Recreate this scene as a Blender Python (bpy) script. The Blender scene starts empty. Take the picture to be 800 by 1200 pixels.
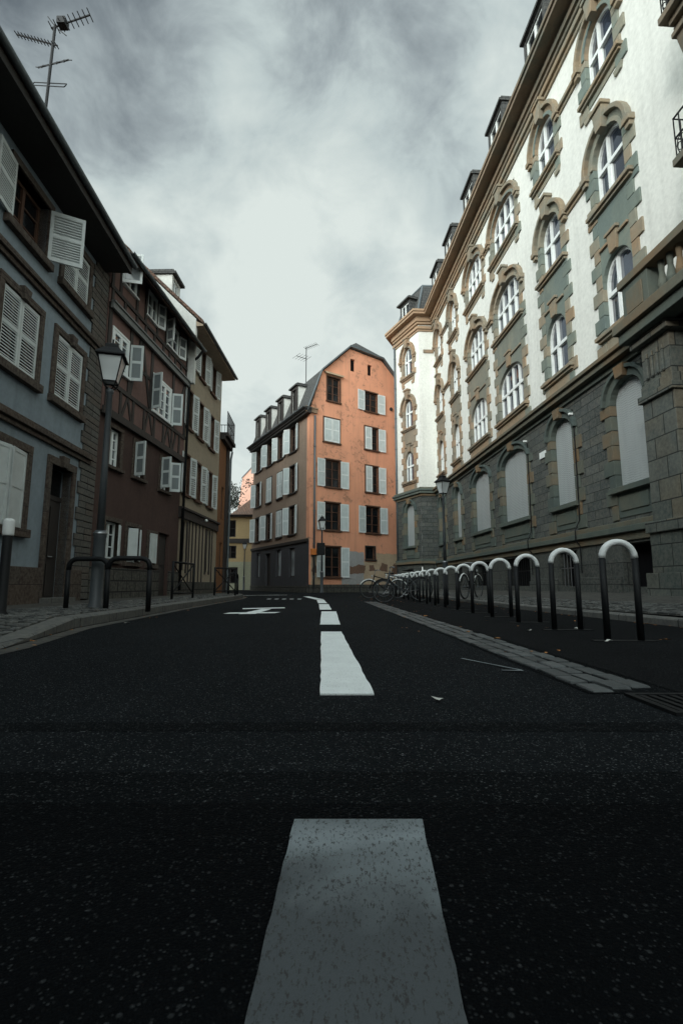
import bpy, bmesh, math, random
from mathutils import Vector, Matrix
rnd = random.Random(7)
sc = bpy.context.scene
C = sc.collection

# ------------------------------------------------------------------ camera, sky, sun, exposure
PITCH = math.atan(85 / 590)
cam = bpy.data.objects.new('camera', bpy.data.cameras.new('camera')); C.objects.link(cam)
cam.location = (0, 0, 0.5)
cam.rotation_euler = (math.pi / 2 + PITCH, 0, 0)
cam.data.sensor_fit = 'VERTICAL'; cam.data.sensor_height = 36; cam.data.lens = 36 * 590 / 1200
cam.data.clip_start = 0.05; cam.data.clip_end = 2000
sc.camera = cam

SUN = Vector((-0.53, -0.80, 0.29)).normalized()      # towards the sun
w = bpy.data.worlds.new('World'); sc.world = w; w.use_nodes = True
nt = w.node_tree; N = nt.nodes; Lk = nt.links
N.clear()
def wn(t, **k):
    n = N.new(t)
    for a, b in k.items():
        if a.startswith('i_'): n.inputs[a[2:].replace('_', ' ')].default_value = b
        else: setattr(n, a, b)
    return n
def wm(op, a, b=None, clamp=False):
    n = N.new('ShaderNodeMath'); n.operation = op; n.use_clamp = clamp
    for i, x in enumerate((a, b)):
        if x is None: continue
        if isinstance(x, (int, float)): n.inputs[i].default_value = x
        else: Lk.new(x, n.inputs[i])
    return n.outputs[0]
def wrange(x, a, b, c, d):
    n = N.new('ShaderNodeMapRange'); n.interpolation_type = 'SMOOTHSTEP'
    Lk.new(x, n.inputs[0])
    for i, vv in enumerate((a, b, c, d)): n.inputs[i + 1].default_value = vv
    return n.outputs[0]
out = wn('ShaderNodeOutputWorld'); bg = wn('ShaderNodeBackground')
sky = wn('ShaderNodeTexSky'); sky.sky_type = 'NISHITA'; sky.sun_disc = False
sky.sun_elevation = math.asin(SUN.z); sky.sun_rotation = math.atan2(SUN.x, SUN.y)
tc = wn('ShaderNodeTexCoord'); sep = wn('ShaderNodeSeparateXYZ'); Lk.new(tc.outputs['Generated'], sep.inputs[0])
dx, dy, dz = sep.outputs
# cloud layer: direction projected onto a high sheet
den = wm('ADD', wm('MAXIMUM', dz, 0.0), 0.85)
cmb = wn('ShaderNodeCombineXYZ'); Lk.new(wm('DIVIDE', dx, den), cmb.inputs[0]); Lk.new(wm('DIVIDE', dy, den), cmb.inputs[1])
def cloud(scale, det, rough, dist, off):
    mp = wn('ShaderNodeMapping'); mp.inputs['Location'].default_value = off; Lk.new(tc.outputs['Generated'], mp.inputs[0])
    mp.inputs['Rotation'].default_value = (0.3, 0.5, 0.5); mp.inputs['Scale'].default_value = (1, 1, 1.35)
    n = wn('ShaderNodeTexNoise'); Lk.new(mp.outputs[0], n.inputs['Vector'])
    n.inputs['Scale'].default_value = scale; n.inputs['Detail'].default_value = det
    n.inputs['Roughness'].default_value = rough; n.inputs['Distortion'].default_value = dist
    return n.outputs['Fac']
big = cloud(2.3, 6, 0.52, 0.35, (3.4, 1.2, 0))
fine = cloud(6.5, 8, 0.6, 0.4, (0.3, 7.7, 0))
mixn = wm('ADD', wm('MULTIPLY', wm('SUBTRACT', big, 0.5), 1.35), wm('ADD', wm('MULTIPLY', wm('SUBTRACT', fine, 0.5), 0.75), 0.47))
# heavier, darker cloud high up and to the left, brighter towards the end of the street
elev = wrange(dz, 0.52, 0.95, 0.44, 0.05)
left = wm('MULTIPLY', wrange(dx, -0.55, -0.05, -0.40, 0.02), wrange(dy, 0.1, 0.5, 0.0, 1.0))
dens = wm('ADD', wm('ADD', mixn, elev), left)
ramp = wn('ShaderNodeValToRGB'); Lk.new(dens, ramp.inputs[0])
cr = ramp.color_ramp
cr.elements[0].position = 0.18; cr.elements[0].color = (0.10, 0.125, 0.15, 1)
cr.elements[1].position = 0.92; cr.elements[1].color = (0.80, 0.88, 0.845, 1)
for p, c in ((0.38, (0.255, 0.30, 0.325, 1)), (0.52, (0.40, 0.465, 0.485, 1)), (0.66, (0.575, 0.665, 0.665, 1))):
    e = cr.elements.new(p); e.color = c
mx = wn('ShaderNodeMix', data_type='RGBA'); mx.inputs[0].default_value = 0.95
sk = wn('ShaderNodeMix', data_type='RGBA', blend_type='MULTIPLY'); sk.inputs[0].default_value = 1
Lk.new(sky.outputs[0], sk.inputs[6]); sk.inputs[7].default_value = (0.07, 0.07, 0.07, 1)
Lk.new(sk.outputs[2], mx.inputs[6]); Lk.new(ramp.outputs[0], mx.inputs[7])
# unseen bright cloud added behind left, to light the right facade and gable
dot = wn('ShaderNodeVectorMath', operation='DOT_PRODUCT'); Lk.new(tc.outputs['Generated'], dot.inputs[0]); dot.inputs[1].default_value = SUN
glow = wrange(dot.outputs['Value'], 0.02, 0.90, 1.0, 4.8)
fin = wn('ShaderNodeVectorMath', operation='SCALE'); Lk.new(mx.outputs[2], fin.inputs[0]); Lk.new(glow, fin.inputs['Scale'])
Lk.new(fin.outputs[0], bg.inputs['Color']); bg.inputs['Strength'].default_value = 0.62
Lk.new(bg.outputs[0], out.inputs['Surface'])

sd = bpy.data.lights.new('sun', 'SUN'); sd.energy = 1.05; sd.angle = math.radians(12); sd.color = (1.0, 0.965, 0.91)
so = bpy.data.objects.new('sun', sd); C.objects.link(so); so.rotation_euler = SUN.to_track_quat('Z', 'Y').to_euler()
so.location = (-20, -20, 40)
sc.view_settings.view_transform = 'Standard'; sc.view_settings.look = 'None'
sc.view_settings.gamma = 1; sc.view_settings.use_curve_mapping = False
sc.view_settings.exposure = 0.6

# ------------------------------------------------------------------ materials
class Mat:
    def __init__(s, name):
        s.m = bpy.data.materials.new(name); s.m.use_nodes = True
        s.t = s.m.node_tree; s.b = s.t.nodes['Principled BSDF']; s._u = None
    def n(s, t, **k):
        n = s.t.nodes.new(t)
        for a, b in k.items(): setattr(n, a, b)
        return n
    def l(s, a, b): s.t.links.new(a, b)
    def uv(s):
        if not s._u: s._u = s.n('ShaderNodeUVMap').outputs[0]
        return s._u
    def sepy(s, p):
        n = s.n('ShaderNodeSeparateXYZ'); s.l(p, n.inputs[0]); return n.outputs[1]
    def pos(s): return s.n('ShaderNodeNewGeometry').outputs['Position']
    def noise(s, vec, scale, det=4, rough=0.55, dist=0, sq=None):
        if sq:
            mp = s.n('ShaderNodeMapping'); mp.inputs['Scale'].default_value = sq; s.l(vec, mp.inputs[0]); vec = mp.outputs[0]
        n = s.n('ShaderNodeTexNoise'); s.l(vec, n.inputs['Vector'])
        n.inputs['Scale'].default_value = scale; n.inputs['Detail'].default_value = det
        n.inputs['Roughness'].default_value = rough; n.inputs['Distortion'].default_value = dist
        return n.outputs['Fac']
    def rng(s, x, a, b, c=0, d=1):
        n = s.n('ShaderNodeMapRange'); s.l(x, n.inputs[0])
        for i, v in enumerate((a, b, c, d)): n.inputs[i + 1].default_value = v
        return n.outputs[0]
    def mix(s, f, a, b, mode='MIX'):
        n = s.n('ShaderNodeMix', data_type='RGBA', blend_type=mode)
        for i, x in ((0, f), (6, a), (7, b)):
            if isinstance(x, (int, float)): n.inputs[i].default_value = x
            elif isinstance(x, tuple): n.inputs[i].default_value = (*x[:3], 1)
            else: s.l(x, n.inputs[i])
        return n.outputs[2]
    def math(s, op, a, b):
        n = s.n('ShaderNodeMath', operation=op)
        for i, x in enumerate((a, b)):
            if isinstance(x, (int, float)): n.inputs[i].default_value = x
            else: s.l(x, n.inputs[i])
        return n.outputs[0]
    def ramp(s, x, pts, const=False):
        n = s.n('ShaderNodeValToRGB'); s.l(x, n.inputs[0]); r = n.color_ramp
        if const: r.interpolation = 'CONSTANT'
        r.elements[0].position, r.elements[0].color = pts[0][0], (*pts[0][1], 1)
        r.elements[1].position, r.elements[1].color = pts[-1][0], (*pts[-1][1], 1)
        for p, c in pts[1:-1]:
            e = r.elements.new(p); e.color = (*c, 1)
        return n.outputs[0]
    def col(s, c):
        i = s.b.inputs['Base Color']
        if isinstance(c, tuple): i.default_value = (*c[:3], 1)
        else: s.l(c, i)
    def rough(s, r):
        i = s.b.inputs['Roughness']
        if isinstance(r, (int, float)): i.default_value = r
        else: s.l(r, i)
    def bump(s, h, strength=0.3, dist=0.01):
        n = s.n('ShaderNodeBump'); n.inputs['Strength'].default_value = strength; n.inputs['Distance'].default_value = dist
        s.l(h, n.inputs['Height']); s.l(n.outputs[0], s.b.inputs['Normal'])

def plaster(name, col, dirt=(0.12, 0.11, 0.10), amt=0.35, streak=0.25, rough=0.9):
    m = Mat(name); u = m.uv(); p = m.pos()
    a = m.rng(m.noise(p, 0.7, 6, 0.62, 0.4), 0.42, 0.78, 0, amt)
    b = m.rng(m.noise(u, 1.0, 5, 0.6, 0, (3.2, 0.16, 1)), 0.5, 0.85, 0, streak)
    c = m.rng(m.noise(p, 9, 5, 0.65), 0.3, 0.7, 0.88, 1.08)
    base = m.mix(a, col, tuple(x * 0.62 for x in col)); base = m.mix(b, base, dirt)
    n = m.n('ShaderNodeVectorMath', operation='SCALE'); m.l(base, n.inputs[0]); m.l(c, n.inputs['Scale'])
    m.col(n.outputs[0]); m.rough(rough); m.b.inputs['Specular IOR Level'].default_value = 0.2
    m.bump(m.noise(p, 45, 4, 0.6), 0.12, 0.004)
    return m.m
def stone(name, cols, bw, bh, mortar=(0.06, 0.06, 0.055), msize=0.012, dirt=0.4, bumpd=0.012, offset=0.5):
    m = Mat(name); u = m.uv(); p = m.pos()
    br = m.n('ShaderNodeTexBrick'); m.l(u, br.inputs['Vector'])
    br.offset = offset
    for k, v in (('Color1', (0, 0, 0, 1)), ('Color2', (1, 1, 1, 1)), ('Mortar', (0.5, 0.5, 0.5, 1))): br.inputs[k].default_value = v
    for k, v in (('Scale', 1), ('Mortar Size', msize), ('Mortar Smooth', 0.3), ('Brick Width', bw), ('Row Height', bh), ('Bias', 0)): br.inputs[k].default_value = v
    k = m.math('ADD', br.outputs['Color'], m.rng(m.noise(p, 0.45, 3), 0.35, 0.7, -0.22, 0.22))
    c = m.ramp(k, [(i / (len(cols) - 1) * 0.9 + 0.05, x) for i, x in enumerate(cols)])
    d = m.rng(m.noise(p, 1.6, 7, 0.66, 0.6), 0.45, 0.75, 0, dirt)
    c = m.mix(d, c, tuple(sum(x[i] for x in cols) / len(cols) * 0.42 for i in range(3)))
    g = m.noise(p, 14, 6, 0.7)
    c = m.mix(m.rng(g, 0.35, 0.7, 0, 0.28), c, (0.30, 0.28, 0.23))
    c = m.mix(br.outputs['Fac'], c, mortar)
    m.col(c); m.rough(0.85); m.b.inputs['Specular IOR Level'].default_value = 0.25
    m.bump(m.math('SUBTRACT', m.math('MULTIPLY', g, 0.5), br.outputs['Fac']), 0.7, bumpd)
    return m.m
def paint(name, col, rough=0.5, metal=0, var=0.25, scale=12, spec=0.4):
    m = Mat(name); p = m.n('ShaderNodeTexCoord').outputs['Object']
    a = m.rng(m.noise(p, scale, 5, 0.6), 0.35, 0.75, 0, var)
    m.col(m.mix(a, col, tuple(x * 0.55 for x in col))); m.rough(rough); m.b.inputs['Metallic'].default_value = metal
    m.b.inputs['Specular IOR Level'].default_value = spec
    return m.m
def wood(name, col):
    m = Mat(name); p = m.pos()
    a = m.rng(m.noise(p, 7, 6, 0.7, 0.8, (1, 1, 0.3)), 0.35, 0.7, 0, 0.7)
    m.col(m.mix(a, col, tuple(x * 0.45 for x in col))); m.rough(0.75); m.bump(m.noise(p, 40, 4), 0.3, 0.006)
    return m.m
def glass(name, col, rough=0.06, spec=0.7, ior=1.5):
    m = Mat(name); p = m.pos()
    m.col(m.mix(m.rng(m.noise(p, 0.9, 2), 0.4, 0.65), col, tuple(x * 0.5 for x in col))); m.rough(rough)
    m.b.inputs['Specular IOR Level'].default_value = spec; m.b.inputs['IOR'].default_value = ior; m.bump(m.noise(p, 1.1, 2), 0.06, 0.05)
    return m.m
def asphalt(name, base, speck=1.0):
    m = Mat(name); p = m.pos()
    v1 = m.n('ShaderNodeTexVoronoi'); v1.inputs['Scale'].default_value = 165; m.l(p, v1.inputs['Vector'])
    v2 = m.n('ShaderNodeTexVoronoi'); v2.inputs['Scale'].default_value = 78; m.l(p, v2.inputs['Vector'])
    s1 = m.n('ShaderNodeSeparateColor'); m.l(v1.outputs['Color'], s1.inputs[0])
    s2 = m.n('ShaderNodeSeparateColor'); m.l(v2.outputs['Color'], s2.inputs[0])
    patch = m.noise(p, 0.8, 5, 0.6, 0.3)
    lane = m.noise(p, 1.0, 3, 0.5, 0, (1.5, 0.12, 1))
    dist1 = m.rng(v1.outputs['Distance'], 0.25, 0.5, 1, 0); dist2 = m.rng(v2.outputs['Distance'], 0.18, 0.38, 1, 0)
    sp1 = m.math('MULTIPLY', m.rng(s1.outputs[0], 0.74, 0.98, 0, 1), dist1)
    sp2 = m.math('MULTIPLY', m.rng(s2.outputs[1], 0.86, 0.97, 0, 1), dist2)
    sp = m.math('MULTIPLY', m.math('ADD', sp1, sp2), 0.62 * speck)
    c = m.mix(m.rng(patch, 0.35, 0.7), base, tuple(x * 0.6 for x in base))
    c = m.mix(m.rng(lane, 0.45, 0.7, 0, 0.5), c, tuple(x * 0.55 for x in base))
    c = m.mix(m.rng(s1.outputs[2], 0, 1, 0, 0.55), c, tuple(x * 0.45 for x in base))
    c = m.mix(sp, c, (0.17, 0.18, 0.185)); m.col(c); m.rough(m.rng(s1.outputs[1], 0, 1, 0.8, 1.0)); m.b.inputs['Specular IOR Level'].default_value = 0.04
    h = m.math('ADD', m.math('SUBTRACT', 1.0, v1.outputs['Distance']), m.math('MULTIPLY', m.noise(p, 25, 3), 0.6))
    m.bump(h, 0.8, 0.006)
    return m.m
def road_paint(name, col, wear=0.3, near_shade=0.0):
    m = Mat(name); p = m.pos()
    a = m.noise(p, 190, 3, 0.75, 0.2, (1, 0.4, 1)); b = m.noise(p, 6, 6, 0.65, 0.7)
    c = m.mix(m.rng(b, 0.4, 0.75, 0, 0.45), col, tuple(x * 0.72 for x in col))
    c = m.mix(m.rng(m.math('ADD', m.noise(p, 2.2, 5, 0.6, 0.5), m.rng(m.sepy(p), 0.55, 1.1, 0.26, -0.08)), 0.34, 0.6, 0, near_shade), c, (0.036, 0.041, 0.045))  # patchy darkening towards the camera, foreground shade painted into the colour
    c = m.mix(m.rng(a, 0.66 - wear * 0.25, 0.74 - wear * 0.2, 0, 0.92), c, (0.03, 0.03, 0.03))
    m.col(c); m.rough(0.75); m.b.inputs['Specular IOR Level'].default_value = 0.3; m.bump(a, 0.5, 0.004)
    return m.m
def louvre(name, col, pitch):
    m = Mat(name); u = m.uv(); sp = m.n('ShaderNodeSeparateXYZ'); m.l(u, sp.inputs[0])
    f = m.math('FRACT', m.math('DIVIDE', sp.outputs[1], pitch), 0)
    d = m.noise(m.pos(), 2.0, 5, 0.6, 0, (2, 2, 0.35))
    c = m.mix(m.rng(d, 0.4, 0.8, 0, 0.35), col, tuple(x * 0.6 for x in col))
    m.col(c); m.rough(0.55); m.bump(m.math('SINE', m.math('MULTIPLY', f, math.pi), 0), 0.6, 0.010)
    return m.m

STONE = [(0.10, 0.13, 0.12), (0.14, 0.17, 0.15), (0.22, 0.18, 0.12), (0.27, 0.17, 0.095), (0.13, 0.15, 0.135), (0.21, 0.135, 0.085), (0.11, 0.14, 0.13)]
M = dict(
    white_plaster=plaster('white_plaster', (0.68, 0.69, 0.65), (0.40, 0.41, 0.38), 0.24, 0.42),
    blue_plaster=plaster('blue_plaster', (0.2236, 0.2712, 0.3032), (0.0826, 0.0999, 0.1109), 0.4, 0.45),
    timber_infill=plaster('timber_infill', (0.1573, 0.0978, 0.0850), (0.0595, 0.0425, 0.0382), 0.5, 0.4),
    brown_plaster=plaster('brown_plaster', (0.0704, 0.0449, 0.0387), (0.0224, 0.0168, 0.0157), 0.5, 0.4),
    cream_plaster=plaster('cream_plaster', (0.3108, 0.2646, 0.1974), (0.1260, 0.1050, 0.0840), 0.4, 0.35),
    grey_gable=plaster('grey_gable', (0.62, 0.63, 0.6), (0.28, 0.28, 0.26), 0.4, 0.4),
    taupe_plaster=plaster('taupe_plaster', (0.29, 0.215, 0.165), (0.11, 0.09, 0.075), 0.4, 0.4),
    damp=plaster('damp_plaster', (0.17, 0.105, 0.075), (0.09, 0.06, 0.05), 0.4, 0.2),
    slate_blue=plaster('dark_base_plaster', (0.060, 0.060, 0.065), (0.025, 0.025, 0.028), 0.3, 0.3),
    orange_plaster=plaster('orange_plaster', (0.20, 0.095, 0.045), (0.10, 0.06, 0.04), 0.3, 0.3),
    yellow_plaster=plaster('yellow_plaster', (0.3750, 0.2775, 0.1500), (0.1875, 0.1500, 0.0900), 0.3, 0.3),
    green_plaster=plaster('pale_green_plaster', (0.2880, 0.2952, 0.2160), (0.1440, 0.1440, 0.1080), 0.3, 0.3),
    pink_plaster=plaster('pink_plaster', (0.68, 0.40, 0.31), (0.35, 0.2, 0.16), 0.35, 0.4),
    bare_cement=plaster('bare_cement', (0.33, 0.33, 0.325), (0.2, 0.14, 0.1), 0.4, 0.3),
    bare_sand=plaster('sandy_render', (0.44, 0.34, 0.235), (0.22, 0.15, 0.1), 0.5, 0.3),
    stone=stone('carved_sandstone', STONE, 1.1, 0.36),
    ashlar=stone('ashlar', [(0.0394, 0.0508, 0.0525), (0.0590, 0.0722, 0.0722), (0.0754, 0.0804, 0.0722), (0.0476, 0.0590, 0.0615), (0.0902, 0.1000, 0.0943), (0.0426, 0.0541, 0.0541)], 0.62, 0.235, (0.0213, 0.0254, 0.0254), 0.010, 0.5, 0.018),
    pier=stone('pier_blocks', [(0.06, 0.075, 0.07), (0.085, 0.095, 0.085), (0.12, 0.105, 0.075), (0.07, 0.085, 0.082), (0.10, 0.11, 0.10)], 0.58, 0.42, (0.025, 0.028, 0.027), 0.012, 0.6, 0.02),
    plinth=stone('plinth_stone', [(0.036, 0.043, 0.043), (0.052, 0.060, 0.058), (0.044, 0.052, 0.052)], 1.2, 0.5, (0.02, 0.022, 0.022), 0.010, 0.5),
    red_stone=stone('red_sandstone', [(0.0354, 0.0228, 0.0192), (0.0486, 0.0300, 0.0228), (0.0396, 0.0294, 0.0252)], 1.4, 0.5, (0.0210, 0.0150, 0.0126), 0.006, 0.5),
    quoin=stone('grey_quoin', [(0.0591, 0.0591, 0.0551), (0.0788, 0.0788, 0.0748), (0.0669, 0.0551, 0.0473), (0.0512, 0.0512, 0.0512)], 1.1, 0.31, (0.0197, 0.0197, 0.0197), 0.014, 0.4),
    rubble=stone('rubble_base', [(0.0252, 0.0269, 0.0252), (0.0364, 0.0364, 0.0336), (0.0308, 0.0325, 0.0308)], 0.5, 0.3, (0.0196, 0.0196, 0.0185), 0.02, 0.5),
    granite=stone('granite_kerb', [(0.0713, 0.0745, 0.0745), (0.0891, 0.0924, 0.0907), (0.0804, 0.0815, 0.0815)], 1.1, 2.0, (0.0151, 0.0151, 0.0151), 0.008, 0.35),
    slab=stone('pavement_slabs', [(0.0250, 0.0260, 0.0260), (0.0310, 0.0325, 0.0325), (0.0350, 0.0350, 0.0350)], 0.9, 0.55, (0.0100, 0.0100, 0.0100), 0.012, 0.45),
    white_paint=paint('white_paint', (0.74, 0.78, 0.77), 0.45, 0, 0.2, 5),
    pale_shutter=paint('pale_shutter_paint', (0.53, 0.575, 0.57), 0.55, 0, 0.4, 4),
    salmon_shutter=paint('pale_grey_shutter_paint', (0.67, 0.71, 0.70), 0.55, 0, 0.35, 4),
    grey_shutter=paint('grey_shutter_field', (0.50, 0.56, 0.56), 0.6, 0, 0.4, 4),
    dim_field=paint('dim_shutter_field', (0.15, 0.175, 0.18), 0.5, 0, 0.3, 4),
    roller=louvre('roller_shutter', (0.3406, 0.3715, 0.3754), 0.055),
    black_metal=paint('black_metal', (0.008, 0.009, 0.010), 0.6, 0, 0.3, 20, 0.2),
    lamp_grey=paint('lamp_grey_paint', (0.0560, 0.0644, 0.0700), 0.5, 0.0, 0.4, 10),
    pale_tube=paint('pale_tube', (0.70, 0.72, 0.71), 0.35, 0.0, 0.25, 18),
    steel=paint('brushed_steel', (0.26, 0.27, 0.28), 0.4, 0.9, 0.3, 20),
    wire=paint('aerial_metal', (0.012, 0.013, 0.015), 0.7, 0.0, 0.2, 20),
    dark_wood=wood('dark_timber', (0.028, 0.022, 0.019)),
    grey_wood=wood('weathered_timber', (0.17, 0.18, 0.175)),
    brown_wood=wood('brown_frame_wood', (0.085, 0.038, 0.02)),
    soffit=wood('eaves_boards', (0.022, 0.02, 0.018)),
    cream_soffit=wood('cream_eaves_boards', (0.36, 0.28, 0.2)),
    zinc=paint('zinc', (0.12, 0.14, 0.15), 0.5, 0.3, 0.4, 3),
    slate=stone('roof_slate', [(0.025, 0.03, 0.035), (0.04, 0.045, 0.05), (0.032, 0.036, 0.042)], 0.25, 0.2, (0.012, 0.012, 0.012), 0.008, 0.3),
    tiles=stone('roof_tiles', [(0.10, 0.05, 0.035), (0.15, 0.075, 0.05), (0.085, 0.05, 0.04)], 0.18, 0.16, (0.03, 0.02, 0.015), 0.012, 0.4),
    glass=glass('window_glass', (0.030, 0.040, 0.062), 0.03, 0.6, 2.2),
    glass_dark=glass('dark_window_glass', (0.010, 0.012, 0.014), 0.12, 0.35),
    glass_curtain=glass('curtained_glass', (0.30, 0.33, 0.34), 0.12, 0.5),
    lantern_glass=glass('lantern_glass', (0.60, 0.63, 0.63), 0.2, 0.5),
    dark_void=paint('dark_interior', (0.006, 0.006, 0.007), 0.9, 0, 0.1, 3, 0.1),
    asphalt=asphalt('asphalt', (0.011, 0.0135, 0.0155)),
    asphalt_shaded=asphalt('shaded_asphalt', (0.0040, 0.0050, 0.0060), 0.24),  # colour darkened to stand for shade on the near road
    asphalt_tar=asphalt('tarred_seam', (0.0062, 0.0078, 0.009), 0.6),
    asphalt_park=asphalt('parking_asphalt', (0.0108, 0.0120, 0.0132), 0.5),
    mark=road_paint('road_marking', (0.76, 0.80, 0.79), 0.2),
    mark_worn_shaded=road_paint('worn_shaded_marking', (0.22, 0.255, 0.27), 0.5, 0.85),  # worn paint, its dim colour also carries near-camera shade
    rubber=paint('tyre_rubber', (0.02, 0.02, 0.02), 0.8, 0, 0.2, 20, 0.2),
    leaf=paint('leaf_green', (0.018, 0.028, 0.018), 0.6, 0, 0.5, 3), bark=wood('bark', (0.06, 0.05, 0.04)),
    dead_leaf=paint('dead_leaf', (0.33, 0.14, 0.04), 0.7, 0, 0.4, 30), pale_leaf=paint('pale_scrap', (0.5, 0.5, 0.46), 0.7, 0, 0.3, 30),
    orange_paint=paint('orange_paint', (0.62, 0.20, 0.05), 0.5), red_paint=paint('red_paint', (0.35, 0.03, 0.03), 0.4),
    brass_stone=stone('brown_corbel_stone', [(0.21, 0.13, 0.08), (0.26, 0.17, 0.105), (0.19, 0.13, 0.09)], 1.2, 0.6, (0.08, 0.05, 0.03), 0.006, 0.4),
)
def salmon_mat():
    m = Mat('salmon_plaster'); p = m.pos(); u = m.uv()
    a = m.rng(m.noise(p, 0.55, 6, 0.6, 0.5), 0.35, 0.75)
    c = m.mix(a, (0.72, 0.335, 0.205), (0.60, 0.285, 0.18))
    s = m.rng(m.noise(u, 1.0, 6, 0.62, 0, (2.4, 0.16, 1)), 0.48, 0.76, 0, 0.55); c = m.mix(s, c, (0.38, 0.20, 0.13))
    f = m.math('MULTIPLY', m.rng(m.noise(p, 2.6, 8, 0.72, 0.9), 0.525, 0.60), m.rng(m.noise(p, 0.55, 3, 0.5, 0.2), 0.46, 0.56))
    c = m.mix(m.math('MULTIPLY', f, 0.7), c, (0.25, 0.14, 0.095))
    m.col(c); m.rough(0.9); m.bump(m.noise(p, 30, 5), 0.3, 0.008); m.b.inputs['Specular IOR Level'].default_value = 0.2
    return m.m
M['salmon'] = salmon_mat()
def sett_mat(name, a, b):
    m = Mat(name); p = m.pos()
    r = m.n('ShaderNodeNewGeometry').outputs['Random Per Island']
    c = m.mix(r, a, b); c = m.mix(m.rng(m.noise(p, 40, 5, 0.7), 0.4, 0.7, 0, 0.5), c, tuple(x * 0.4 for x in a))
    m.col(c); m.rough(0.6); m.bump(m.noise(p, 30, 5, 0.6), 0.5, 0.01)
    return m.m
def carved(name, near, far, island=True):
    m = Mat(name); p = m.pos(); sp = m.n('ShaderNodeSeparateXYZ'); m.l(p, sp.inputs[0])
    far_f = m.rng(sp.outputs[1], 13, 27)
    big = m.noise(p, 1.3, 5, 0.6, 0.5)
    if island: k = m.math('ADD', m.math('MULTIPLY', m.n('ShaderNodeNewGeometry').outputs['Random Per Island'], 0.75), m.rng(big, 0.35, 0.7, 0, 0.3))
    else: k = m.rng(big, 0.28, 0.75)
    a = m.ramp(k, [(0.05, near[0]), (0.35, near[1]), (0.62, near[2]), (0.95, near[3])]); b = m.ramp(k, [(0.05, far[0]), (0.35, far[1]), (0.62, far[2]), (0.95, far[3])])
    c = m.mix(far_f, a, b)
    g = m.noise(p, 12, 6, 0.7); c = m.mix(m.rng(g, 0.35, 0.7, 0, 0.18), c, (0.05, 0.05, 0.045))
    c = m.mix(m.rng(m.noise(p, 1.0, 6, 0.65, 0, (2.6, 2.6, 0.35)), 0.5, 0.78, 0, 0.26), c, (0.045, 0.05, 0.045))
    m.col(c); m.rough(0.85); m.b.inputs['Specular IOR Level'].default_value = 0.2; m.bump(g, 0.5, 0.012)
    return m.m
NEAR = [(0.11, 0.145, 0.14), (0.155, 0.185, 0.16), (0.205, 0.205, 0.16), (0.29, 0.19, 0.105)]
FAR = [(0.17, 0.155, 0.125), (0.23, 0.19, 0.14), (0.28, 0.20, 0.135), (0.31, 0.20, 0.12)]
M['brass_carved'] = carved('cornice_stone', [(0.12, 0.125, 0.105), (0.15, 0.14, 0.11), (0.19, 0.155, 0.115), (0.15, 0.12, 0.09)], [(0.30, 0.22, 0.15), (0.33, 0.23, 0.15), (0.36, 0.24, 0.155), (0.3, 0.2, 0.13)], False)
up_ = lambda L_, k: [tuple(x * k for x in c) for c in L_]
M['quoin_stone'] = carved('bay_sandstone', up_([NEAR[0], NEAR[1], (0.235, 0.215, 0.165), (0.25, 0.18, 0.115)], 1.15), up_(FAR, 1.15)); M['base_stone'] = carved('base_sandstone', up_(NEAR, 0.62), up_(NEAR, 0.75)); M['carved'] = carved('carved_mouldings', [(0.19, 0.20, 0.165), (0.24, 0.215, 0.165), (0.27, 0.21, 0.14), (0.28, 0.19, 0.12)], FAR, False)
M['sett'] = sett_mat('granite_setts', (0.030, 0.036, 0.038), (0.085, 0.094, 0.096))
M['cobble'] = sett_mat('river_cobbles', (0.016, 0.018, 0.018), (0.105, 0.108, 0.10))

# ------------------------------------------------------------------ helpers
class Frame:
    """facade frame: s runs along the facade, o out towards the street, z up"""
    def __init__(f, x0, y0, ang, side, z0=0):
        a = math.radians(ang); f.o = Vector((x0, y0, z0)); f.d = Vector((math.sin(a), math.cos(a), 0))
        f.n = Vector((-math.cos(a), math.sin(a), 0)) if side == 'R' else Vector((math.cos(a), -math.sin(a), 0))
    def __call__(f, p): return f.o + f.d * p[0] + f.n * p[1] + Vector((0, 0, p[2]))
class Skew(Frame):
    def __init__(f, o, d, n): f.o, f.d, f.n = Vector(o), Vector(d), Vector(n)
IDENT = lambda p: Vector(p)

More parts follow.
